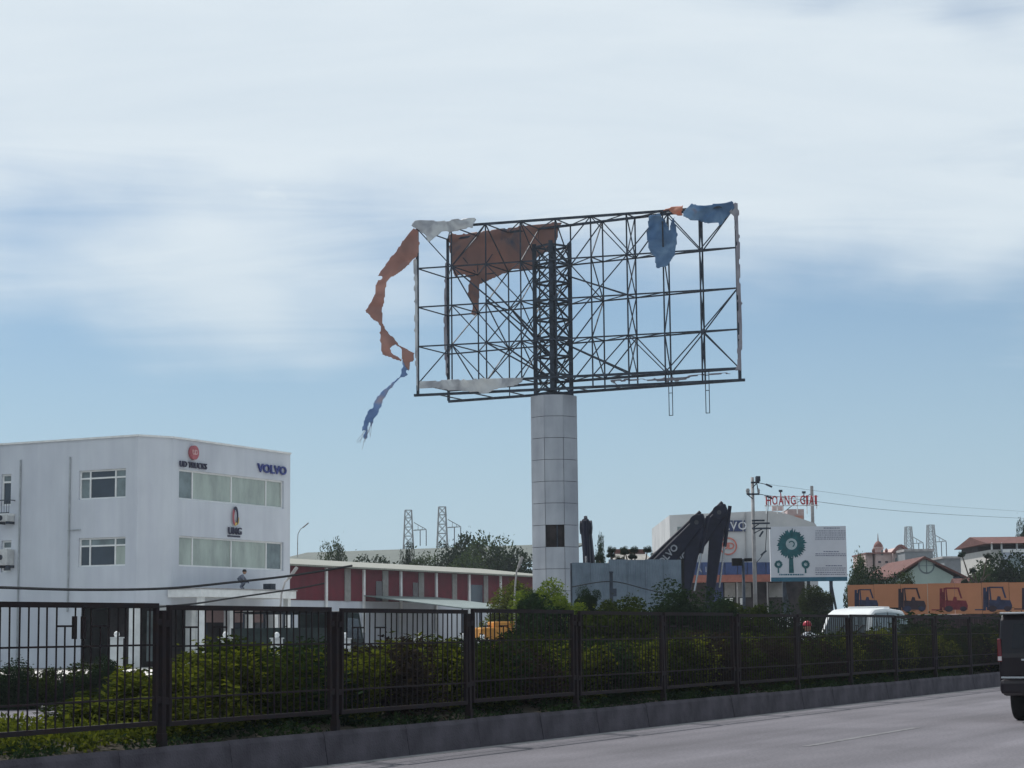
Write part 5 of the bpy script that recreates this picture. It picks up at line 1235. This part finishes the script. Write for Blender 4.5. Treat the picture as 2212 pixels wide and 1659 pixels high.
far_shrub(228, 1424, 45, 60, 1, 'thin dark shrub standing taller in the verge row before the office')
# trees
def tree(x, ytop, Z, wpx, var, label, trunk_h=.35, name='broadleaf_tree'):
    q = flat(P(x, ytop, Z)); h = hz(x, ytop, Z); w_ = wpx*S*Z/FPX
    t_ = thing(name, label, 'tree', q, random.uniform(0, 6.28)); fm, sm = tv[var]
    inst('crown', fm, t_, (0, 0, h*trunk_h*.6), (0, 0, 0), (w_, w_, h*(1-trunk_h*.6))); inst('trunk', sm, t_, (0, 0, 0), (0, 0, 0), (w_*.7, w_*.7, h*.8)); return t_
tv = []
LM_f = leafmat('leaf_far', (.018, .034, .018), (.05, .075, .035), .3)
for i in range(4): tv.append((leaf_mesh('crown', 15000, (.62, .62, .60), .030, (LM_d, LM_f, LM_h, LM_f)[i], 90+i, 22, .42, .35), stem_mesh(1, .03, 8, i+50, .5, .95)))
tree(990, 1170, 190, 95, 0, 'dark tree with a high crown in front of the warehouse, left of the pillar')
tree(1045, 1172, 186, 115, 1, 'broad dark tree directly left of the pillar before the warehouse')
tree(1108, 1196, 184, 115, 0, 'dark tree touching the left edge of the white pillar')
tree(925, 1212, 192, 110, 1, 'low dark tree at the middle of the warehouse roof')
tree(880, 1186, 194, 30, 0, 'small tuft of a tree below the left transmission towers')
tree(725, 1184, 194, 62, 1, 'small dark tree near the left end of the warehouse')
tree(810, 1214, 192, 120, 0, 'low dark hedge-like tree behind the red workshop roof')
tree(1015, 1212, 182, 120, 1, 'low dark tree just above the cream workshop roof')
tree(1297, 1172, 118, 26, 0, 'narrow dark tree beside the end-on excavator boom')
tree(1851, 1211, 135, 52, 1, 'dark tree touching the right edge of the tree sign board')
tree(1892, 1236, 132, 100, 0, 'broad dark tree behind the left part of the orange hoarding')
tree(1950, 1245, 130, 50, 2, 'low yellowish tree at the left eave of the green gable house')
tree(2165, 1208, 138, 130, 0, 'large dark tree below the balcony house at right')
tree(2118, 1230, 135, 75, 1, 'smaller dark tree left of the large one below the balcony house')
tree(2235, 1215, 136, 90, 1, 'dark tree cut by the right picture edge below the balcony house')
tree(2215, 1134, 182, 38, 0, 'umbrella shaped tree top above the balcony house roof', .75)
def sparse_tree(x, ytop, Z, label, seed, dirs, r_=.05):
    q = flat(P(x, ytop, Z)); h = hz(x, ytop, Z); t_ = thing('pruned_tree', label, 'tree', q); rr = random.Random(seed)
    mb = MB(); mb.cyl((0, 0, 0), (0, 0, h*.72), .11, .08, 8); tips = []
    for dx, dz in dirs:
        e = Vector((dx, rr.uniform(-.3, .3), h+dz)); mb.cyl((0, 0, h*.68), (dx*.6, e.y*.5, h*.8), .07, .05, 6); mb.cyl((dx*.6, e.y*.5, h*.8), e, .05, .03, 6); tips.append(e)
    mb.build('trunk', M_['bark'], t_)
    for e in tips: inst('foliage', fv[1][0], t_, e-Vector((0, 0, .2)), (0, 0, rr.uniform(0, 6)), (.42, .42, .32))
    return t_
sparse_tree(1313, 1186, 105, 'thin pruned tree with leaf tufts left of the tiled roof', 1, [(-.5, -.4), (.2, 0), (.6, -.5)])
sparse_tree(1345, 1188, 105, 'pruned tree with flat leaf tufts before the tiled roof', 2, [(-.6, -.2), (.1, .05), (.5, -.3)])
sparse_tree(1378, 1186, 105, 'pruned Y shaped tree with leaf tufts before the tiled roof', 3, [(-.7, -.1), (-.2, 0), (.5, .0), (.9, -.3)])
sparse_tree(2110, 1200, 128, 'sparse tree with airy layered tufts left of the balcony house', 4, [(-1.0, .1), (.6, .0), (-.3, -.9), (1.0, -1.2), (-.9, -1.6)])

# ================================================================== vehicles
def car_shell(t_, prof, w_, belt, top, tumble, m, name='body', bevel=.05, nose=0):
    """closed body from a side profile (x,z); sides lean in above the belt line"""
    def yv(x, z, s_):
        y = w_/2-tumble*max(0, (z-belt)/(top-belt))
        return s_*y
    n = len(prof); c = MB(); vs = [(x, yv(x, z, -1), z) for x, z in prof]+[(x, yv(x, z, 1), z) for x, z in prof]
    c.add(vs, [tuple(range(n)), tuple(range(2*n-1, n-1, -1))]+[(i, n+i, n+(i+1) % n, (i+1) % n) for i in range(n)])
    return c.build(name, m, t_, bevel=bevel), yv
def side_pane(par, pts, yv, s_, m, off=.012, name='side_window'):
    c = MB(); c.prism([(x, yv(x, z, s_)+s_*off-(s_*.012), z) for x, z in pts], (0, s_*.014, 0)); return c.build(name, m, par)
def cross_pane(par, a, b, yv, m, inset=.12, off=.014, name='windscreen'):
    (xa, za), (xb, zb) = a, b; d = Vector((xb-xa, 0, zb-za)); n = Vector((-d.z, 0, d.x)).normalized()
    ya, yb = abs(yv(xa, za, 1))-inset, abs(yv(xb, zb, 1))-inset
    c = MB(); q = [Vector((xa, -ya, za)), Vector((xa, ya, za)), Vector((xb, yb, zb)), Vector((xb, -yb, zb))]
    return q, n, c
def wheel_mesh(r_, w_):
    ty = MB(); pr = [(r_*.62, -w_/2), (r_*.94, -w_/2), (r_, -w_/2+.03), (r_, w_/2-.03), (r_*.94, w_/2), (r_*.62, w_/2)]
    n = 24; vs = [(rr*math.cos(2*math.pi*i/n), y, rr*math.sin(2*math.pi*i/n)) for rr, y in pr for i in range(n)]
    ty.add(vs, [(k*n+i, k*n+(i+1) % n, (k+1)*n+(i+1) % n, (k+1)*n+i) for k in range(5) for i in range(n)]+[(5*n+i, 5*n+(i+1) % n, (i+1) % n, i) for i in range(n)])
    rim = MB(); rim.cyl((0, -w_/2+.02, 0), (0, w_/2-.02, 0), r_*.2, None, 12); rim.cyl((0, -w_*.1, 0), (0, w_*.1, 0), r_*.61, None, 20)
    for i in range(5):
        a_ = 2*math.pi*i/5; rim.bar((0, w_/2-.04, 0), (r_*.6*math.cos(a_), w_/2-.04, r_*.6*math.sin(a_)), .09, .05); rim.bar((0, -w_/2+.04, 0), (r_*.6*math.cos(a_), -w_/2+.04, r_*.6*math.sin(a_)), .09, .05)
    return ty.mesh('tyre', M_['black'], True), rim.mesh('rim', mat('alloy', (.25, .25, .26), .35, .8))
def wheels(t_, xs, w_, r_, tw_=.24):
    tm, rm = wheel_mesh(r_, tw_)
    for x in xs:
        for s_ in (-1, 1):
            wo = inst('wheel', tm, t_, (x, s_*(w_/2-tw_/2-.03), r_)); inst('rim', rm, wo)
# --- dark SUV leaving at the right picture edge; local x points along the road
Zc = 33.2
pc = flat(P(2159, 1480, Zc)); paint = mat('suv_paint', (.014, .010, .014), .4, .0, .1, 1, coat=.25, spec=.25)
SW = 1.86
suv = thing('dark_suv', 'dark maroon boxy SUV driving away, cut off by the right picture edge', 'car', pc-V*(SW/2)+U*0.0, RZ)
prof = [(.02, .62), (0, .80), (-.02, 1.05), (-.01, 1.12), (.0, 1.30), (.03, 1.66), (.10, 1.77), (1.2, 1.80), (2.6, 1.76), (3.3, 1.20), (4.45, 1.10), (4.7, .9), (4.72, .55), (4.5, .42), (.2, .42)]
body, yv = car_shell(suv, prof, SW, 1.08, 1.8, .05, paint, bevel=.05)
c = MB(); c.box(-.10, .16, -SW/2+.02, SW/2-.02, .45, .70); c.build('rear_bumper', paint, suv, bevel=.07)
c = MB(); c.box(-.115, -.09, -SW/2+.06, SW/2-.06, .715, .745); c.build('bumper_trim', mat('chrome', (.7, .7, .72), .15, 1), suv)
c = MB(); c.prism([(-.012, -.70, 1.20), (-.012, .70, 1.20), (.022, .66, 1.60), (.022, -.66, 1.60)], (-.012, 0, .0)); c.build('rear_window', mat('tinted_glass', (.012, .012, .016), .25, spec=.3), suv)
c = MB(); c.box(-.03, .30, -SW/2+.05, SW/2-.05, 1.755, 1.79); c.build('roof_spoiler', mat('spoiler_highlight', (.45, .45, .46), .25, .3, coat=1), suv, bevel=.015)  # pale colour paints in the bright sky highlight along the roof edge
for s_ in (-1, 1):
    c = MB(); c.prism([(-.03, s_*(SW/2-.07), .98), (-.03, s_*(SW/2+.012), .98), (-.02, s_*(SW/2+.012), 1.36), (-.02, s_*(SW/2-.05), 1.36)], (.16, 0, 0)); tl = c.build('tail_light', mat('tail_red', (.15, .012, .018), .2, coat=.5), suv, bevel=.02)
    c = MB(); c.prism([(-.036, s_*(SW/2-.06), 1.0), (-.036, s_*(SW/2-.0), 1.0), (-.036, s_*(SW/2-.0), 1.07), (-.036, s_*(SW/2-.06), 1.07)], (.03, 0, 0)); c.build('reverse_lens', mat('lens_clear', (.6, .55, .55), .2), tl)
    side_pane(suv, [(.42, 1.16), (1.25, 1.16), (1.25, 1.62), (.55, 1.6)], yv, s_, M_['glass_dark']); side_pane(suv, [(1.35, 1.16), (2.25, 1.16), (2.25, 1.64), (1.35, 1.64)], yv, s_, M_['glass_dark']); side_pane(suv, [(2.33, 1.16), (3.15, 1.16), (2.62, 1.62), (2.33, 1.64)], yv, s_, M_['glass_dark'])
    c = MB(); c.box(2.95, 3.15, s_*SW/2, s_*(SW/2+.2), 1.1, 1.26); c.build('mirror', paint, suv, bevel=.03)
c = MB(); c.box(-.026, -.01, -.26, .26, .84, .96); c.build('number_plate', mat('plate_white', (.5, .5, .5), .5), suv)
c = MB(); c.box(-.03, -.012, -.55, .55, 1.0, 1.03); c.build('tailgate_trim', MATS['chrome'], suv)
wheels(suv, (.95, 3.75), SW, .37, .26)
# --- white minivan coming the other way, local x = its forward direction (-U)
Zv = 63.0
pv = flat(P(1878, 1366, Zv))
vw = 1.72; vwhite = mat('van_white', (.62, .63, .63), .35, 0, .05, 1, coat=.3)
van = thing('white_minivan', 'white minivan seen through the fence in front of the orange hoarding', 'van', pv, RZ+math.pi)
# pv marks the near front corner: van sits behind it
VL = 4.9
prof = [(-VL, .45), (-VL-.02, 1.1), (-VL+.16, 1.95), (-VL+.5, 2.18), (-2.4, 2.26), (-1.2, 2.20), (-.7, 2.06), (-.05, 1.22), (.35, 1.10), (.50, .9), (.52, .42), (.3, .30), (-VL+.2, .30)]
vb_, yv2 = car_shell(van, prof, vw, 1.12, 2.2, .14, vwhite, bevel=.09)
van.location = pv+V*(vw/2)
gl = mat('van_glass', (.03, .042, .05), .05, 0, .1, 1, spec=.4)
for s_ in (-1, 1):
    for pts in ([(-1.0, 1.2), (-.25, 1.2), (-.76, 1.96), (-1.0, 2.06)], [(-2.35, 1.2), (-1.1, 1.2), (-1.1, 2.07), (-2.35, 2.11)], [(-3.6, 1.2), (-2.45, 1.2), (-2.45, 2.11), (-3.6, 2.09)], [(-4.75, 1.22), (-3.7, 1.2), (-3.7, 2.08), (-4.62, 1.98)]): side_pane(van, pts, yv2, s_, gl, .02)
    c = MB(); c.box(-.35, -.15, s_*vw/2, s_*(vw/2+.22), 1.2, 1.42); c.build('mirror', vwhite, van, bevel=.04)
    c = MB(); c.box(.40, .53, s_*(vw/2-.38), s_*(vw/2-.06), .78, .98); c.build('headlight', mat('lens_glass', (.5, .52, .55), .1), van, bevel=.03)
c = MB(); d_ = Vector((.65, 0, -.84)).normalized(); nrm = Vector((d_.z*-1, 0, d_.x)); q0, q1 = Vector((-.66, 0, 2.0)), Vector((-.09, 0, 1.27))
nrm = Vector((.79, 0, .61))
c.prism([q0+nrm*.03+Vector((0, -.60, 0)), q0+nrm*.03+Vector((0, .60, 0)), q1+nrm*.03+Vector((0, .72, 0)), q1+nrm*.03+Vector((0, -.72, 0))], nrm*.015); ws_ = c.build('windscreen', gl, van)
for y_ in (-.35, .25): 
    c = MB(); c.bar(q1+nrm*.06+Vector((0, y_, 0)), q1.lerp(q0, .55)+nrm*.06+Vector((0, y_+.3, 0)), .03); c.build('wiper', M_['black'], ws_)
c = MB(); c.box(.45, .56, -vw/2+.05, vw/2-.05, .34, .62); c.build('front_bumper', vwhite, van, bevel=.05)
c = MB(); c.box(-3.6, -2.2, -.5, .5, 2.235, 2.30); c.build('roof_unit', vwhite, van, bevel=.03)
for x in (-3.9, -4.3): c = MB(); c.box(x-.04, x+.04, -.6, .6, 2.215, 2.275); c.build('roof_bar', M_['black'], van)
wheels(van, (-.45, -3.75), vw, .33, .22)
# --- dark parked truck in front of the office
pt_ = flat(P(640, 1360, 78)); trk = thing('dark_truck', 'dark green truck parked before the office, seen through the fence', 'truck', pt_, RZ)
dg = mat('truck_green', (.018, .03, .03), .5, var=.2)
c = MB(); c.box(-2.8, 1.6, -1.1, 1.1, .75, 1.25); c.build('bed', dg, trk, bevel=.03)
for x0, x1, y0, y1 in ((-2.8, 1.6, -1.1, -1.05), (-2.8, 1.6, 1.05, 1.1), (-2.8, -2.75, -1.05, 1.05)): c = MB(); c.box(x0, x1, y0, y1, 1.25, 1.85); c.build('side_board', dg, trk)
c = MB(); c.prism([(1.7, -1.05, .5), (3.3, -1.05, .5), (3.35, -1.05, 1.35), (3.0, -1.05, 2.45), (1.7, -1.05, 2.5)], (0, 2.1, 0)); cab = c.build('cab', dg, trk, bevel=.06)
for s_ in (-1, 1): c = MB(); c.prism([(2.0, s_*1.06, 1.4), (3.1, s_*1.06, 1.4), (2.85, s_*1.06, 2.2), (2.0, s_*1.06, 2.25)], (0, s_*.01, 0)); c.build('door_window', M_['glass_dark'], cab)
for x in (-2.0, -.6, .8): c = MB(); c.bar((x, -1.08, 1.85), (x, -1.08, 2.4), .06); c.bar((x, 1.08, 1.85), (x, 1.08, 2.4), .06); c.bar((x, -1.08, 2.4), (x, 1.08, 2.4), .06); c.build('hoop', M_['steel'], trk, fix=False)
c = MB(); c.box(-2.6, 1.5, -1.1, 1.1, 2.42, 2.47); c.build('tarpaulin', M_['black'], trk)
wheels(trk, (-1.8, 2.5), 2.0, .45, .3)
# --- yellow roller in the yard
py_ = flat(P(1070, 1358, 88)); yr = thing('yellow_loader', 'small yellow loader behind the fence left of the dark bush', 'loader', py_, R_(20))
ye = mat('machine_yellow', (.55, .25, .05), .5, var=.1)
zt_ = hz(1070, 1343, 88)
c = MB(); c.box(-.85, .75, -.6, .6, .7, zt_-.25); c.build('body', ye, yr, bevel=.08)
c = MB(); c.box(-.2, .75, -.5, .5, zt_-.25, zt_); c.build('hood', ye, yr, bevel=.05)
c = MB(); c.prism([(.9, -.8, .3), (1.5, -.8, .2), (1.5, -.8, .35), (1.15, -.8, .9), (.95, -.8, .95)], (0, 1.6, 0)); c.build('bucket', ye, yr)
for s_ in (-1, 1): c = MB(); c.bar((-.3, s_*.55, 1.3), (1.05, s_*.55, .7), .14); c.build('lift_arm', ye, yr, fix=False)
wheels(yr, (-.55, .5), 1.4, .42, .3)
# ================================================================== gate pillars with ball caps, low front wall
for k, x in enumerate((252, 487, 598, 745, 905, 1000, 1042)):
    Zp = 62+k*1.5; q = flat(P(x, 1390, Zp)); h = hz(x, 1362+k, Zp)
    t_ = thing('gate_pillar', 'white square forecourt pillar with a ball cap, %s counted from the left' % ['first', 'second', 'third', 'fourth', 'fifth', 'sixth', 'seventh'][k], 'pillar', q, RZ, 'forecourt pillars')
    c = MB(); c.box(-.14, .14, -.14, .14, 0, h-.24); c.box(-.17, .17, -.17, .17, h-.24, h-.2); c.build('shaft', M_['trim'], t_)
    c = MB(); c.lathe([(.03, -.02), (.07, .02), (.09, .08), (.07, .15), (.02, .18)], 14, (0, 0, h-.2)); c.build('ball_cap', M_['trim'], t_, smooth=True)
lwp = flat(P(905, 1390, 70)); 
lwall = thing('low_front_wall', 'low brown forecourt wall between the white ball capped pillars', 'wall', lwp, RZ)
la_, lb_ = on_v(862, 1390, lwp.dot(V))[0]-lwp.dot(U), on_v(1050, 1390, lwp.dot(V))[0]-lwp.dot(U)
c = MB(); c.box(la_, lb_, -.1, .1, 0, 1.25); c.build('wall', mat('brown_wall', (.14, .10, .085), .85, var=.15), lwall); c = MB(); c.box(la_-.05, lb_+.05, -.15, .15, 1.25, 1.32); c.build('coping', M_['concrete'], lwall)

# ================================================================== people
def figure(name, label, loc, rz, joints, edges, radii, m, head, head_r, hair_m, sc=1.0, parts=()):
    t_ = thing(name, label, 'person', loc, rz)
    me = bpy.data.meshes.new('body'); me.from_pydata([tuple(Vector(j)*sc) for j in joints], edges, []); me.update()
    o = bpy.data.objects.new('body', me); COL.objects.link(o); o.parent = t_
    sk = o.modifiers.new('skin', 'SKIN')
    lay = me.skin_vertices[0].data
    for i, r_ in enumerate(radii): lay[i].radius = (r_*sc, r_*sc)
    lay[0].use_root = True
    sb_ = o.modifiers.new('sub', 'SUBSURF'); sb_.levels = 1; sb_.render_levels = 1
    bpy.context.view_layer.update()
    ev = bpy.data.meshes.new_from_object(o.evaluated_get(bpy.context.evaluated_depsgraph_get()))
    o.modifiers.clear(); o.data = ev; ev.materials.clear(); ev.materials.append(m); ev.polygons.foreach_set('use_smooth', [True]*len(ev.polygons))
    h = Vector(head)*sc; r_ = head_r*sc
    c = MB(); c.lathe([(.25*r_, -r_*1.15), (.62*r_, -r_*.9), (.88*r_, -r_*.35), (.95*r_, r_*.15), (.8*r_, r_*.7), (.4*r_, r_*1.05), (.05*r_, r_*1.12)], 12, h); hd2 = c.build('head', mat('skin', (.35, .2, .13), .6), t_, smooth=True)
    c = MB(); c.lathe([(1.02*r_, r_*.05), (1.02*r_, r_*.3), (.9*r_, r_*.8), (.5*r_, r_*1.15), (.05*r_, r_*1.24)], 12, h); c.build('hair' if hair_m is M_['black'] else 'helmet', hair_m, t_, smooth=True)
    c = MB(); c.box(h.x+.86*r_, h.x+1.12*r_, h.y-.12*r_, h.y+.12*r_, h.z-.3*r_, h.z+.05*r_); c.build('nose', MATS['skin'], hd2)
    return t_, hd2
# crouching worker on the canopy
cq = LB(on_v(515, 1268, v0-1.0)[0], v0-1.0, 0); cw = Matrix.Rotation(RZ, 3, 'Z') @ cq + wb.location
J = [(0, 0, .28), (.10, 0, .50), (.22, 0, .72), (.27, 0, .84), (.22, .19, .70), (.38, .24, .48), (.55, .18, .34), (.22, -.19, .70), (.38, -.24, .48), (.55, -.18, .34), (.36, .14, .42), (.14, .15, .12), (.30, .15, .05), (.36, -.14, .42), (.14, -.15, .12), (.30, -.15, .05)]
E = [(0, 1), (1, 2), (2, 3), (2, 4), (4, 5), (5, 6), (2, 7), (7, 8), (8, 9), (0, 10), (10, 11), (11, 12), (0, 13), (13, 14), (14, 15)]
Rr = [.22, .22, .20, .06, .07, .05, .035, .07, .05, .035, .085, .055, .045, .085, .055, .045]
pzc = zt+.06
zt_can = [o for o in wb.children if o.name.startswith('canopy_flashing')][0]
zc_top = max(v.co.z for v in zt_can.data.vertices)
figure('person', 'worker in grey blue clothes crouching on the entrance canopy', (cw.x, cw.y, zc_top), R_(-10), J, E, Rr, mat('work_clothes', (.16, .18, .24), .8, var=.2), (.34, 0, .96), .115, M_['black'])
# motorbike and rider ahead of the van
mq = flat(P(1742, 1366, 58)); rzm = RZ+math.pi
mb_ = thing('motorbike', 'small motorbike ridden left of the white minivan', 'motorbike', mq, rzm)
c = MB(); c.prism([(-.55, -.12, .55), (.25, -.12, .5), (.35, -.12, .75), (.05, -.12, .62), (-.25, -.12, .78), (-.75, -.12, .8)], (0, .24, 0)); c.build('body', mat('bike_red', (.2, .03, .03), .4), mb_, bevel=.03)
c = MB(); c.box(-.65, .02, -.13, .13, .76, .84); c.build('seat', M_['black'], mb_, bevel=.03)
c = MB(); c.bar((.35, 0, .9), (.62, 0, .3), .07); c.bar((.3, -.3, 1.02), (.3, .3, 1.02), .04); c.bar((.3, 0, 1.0), (.36, 0, .85), .06); c.build('fork_and_handlebar', M_['steel'], mb_)
c = MB(); c.prism([(.42, -.16, .55), (.5, -.16, .95), (.46, -.16, 1.0), (.34, -.16, .6)], (0, .32, 0)); c.build('leg_shield', mat('bike_white', (.6, .6, .62), .4), mb_, bevel=.02)
tm, rm = wheel_mesh(.28, .09)
for x in (.62, -.6): wo = inst('wheel', tm, mb_, (x, 0, .28)); inst('rim', rm, wo)
J = [(-.25, 0, .95), (-.22, 0, 1.18), (-.16, 0, 1.42), (-.13, 0, 1.52), (-.14, .2, 1.38), (.05, .27, 1.16), (.28, .25, 1.05), (-.14, -.2, 1.38), (.05, -.27, 1.16), (.28, -.25, 1.05), (.15, .17, .90), (.05, .17, .50), (.18, .17, .42), (.15, -.17, .90), (.05, -.17, .50), (.18, -.17, .42)]
rt_, hd3 = figure('person', 'motorbike rider in a white shirt and red helmet left of the minivan', mq, rzm, J, E, [.15, .15, .15, .06, .07, .05, .035, .07, .05, .035, .085, .055, .045, .085, .055, .045], mat('shirt_white', (.6, .62, .66), .8, var=.06), (-.10, 0, 1.66), .13, mat('helmet_red', (.35, .03, .05), .3))

# ================================================================== haze
hb = MB(); hb.box(-450, 450, -3, 900, -1.2, 48)
hz_m = bpy.data.materials.new('haze_air'); hz_m.use_nodes = True; t = hz_m.node_tree; t.nodes.clear()
ho = t.nodes.new('ShaderNodeOutputMaterial'); pv_ = t.nodes.new('ShaderNodeVolumePrincipled')
pv_.inputs['Color'].default_value = (.82, .90, 1, 1); pv_.inputs['Density'].default_value = .00022; pv_.inputs['Anisotropy'].default_value = .2
t.links.new(pv_.outputs[0], ho.inputs['Volume'])
HAZE = True
if HAZE: tag(hb.build('haze', hz_m), kind='stuff')
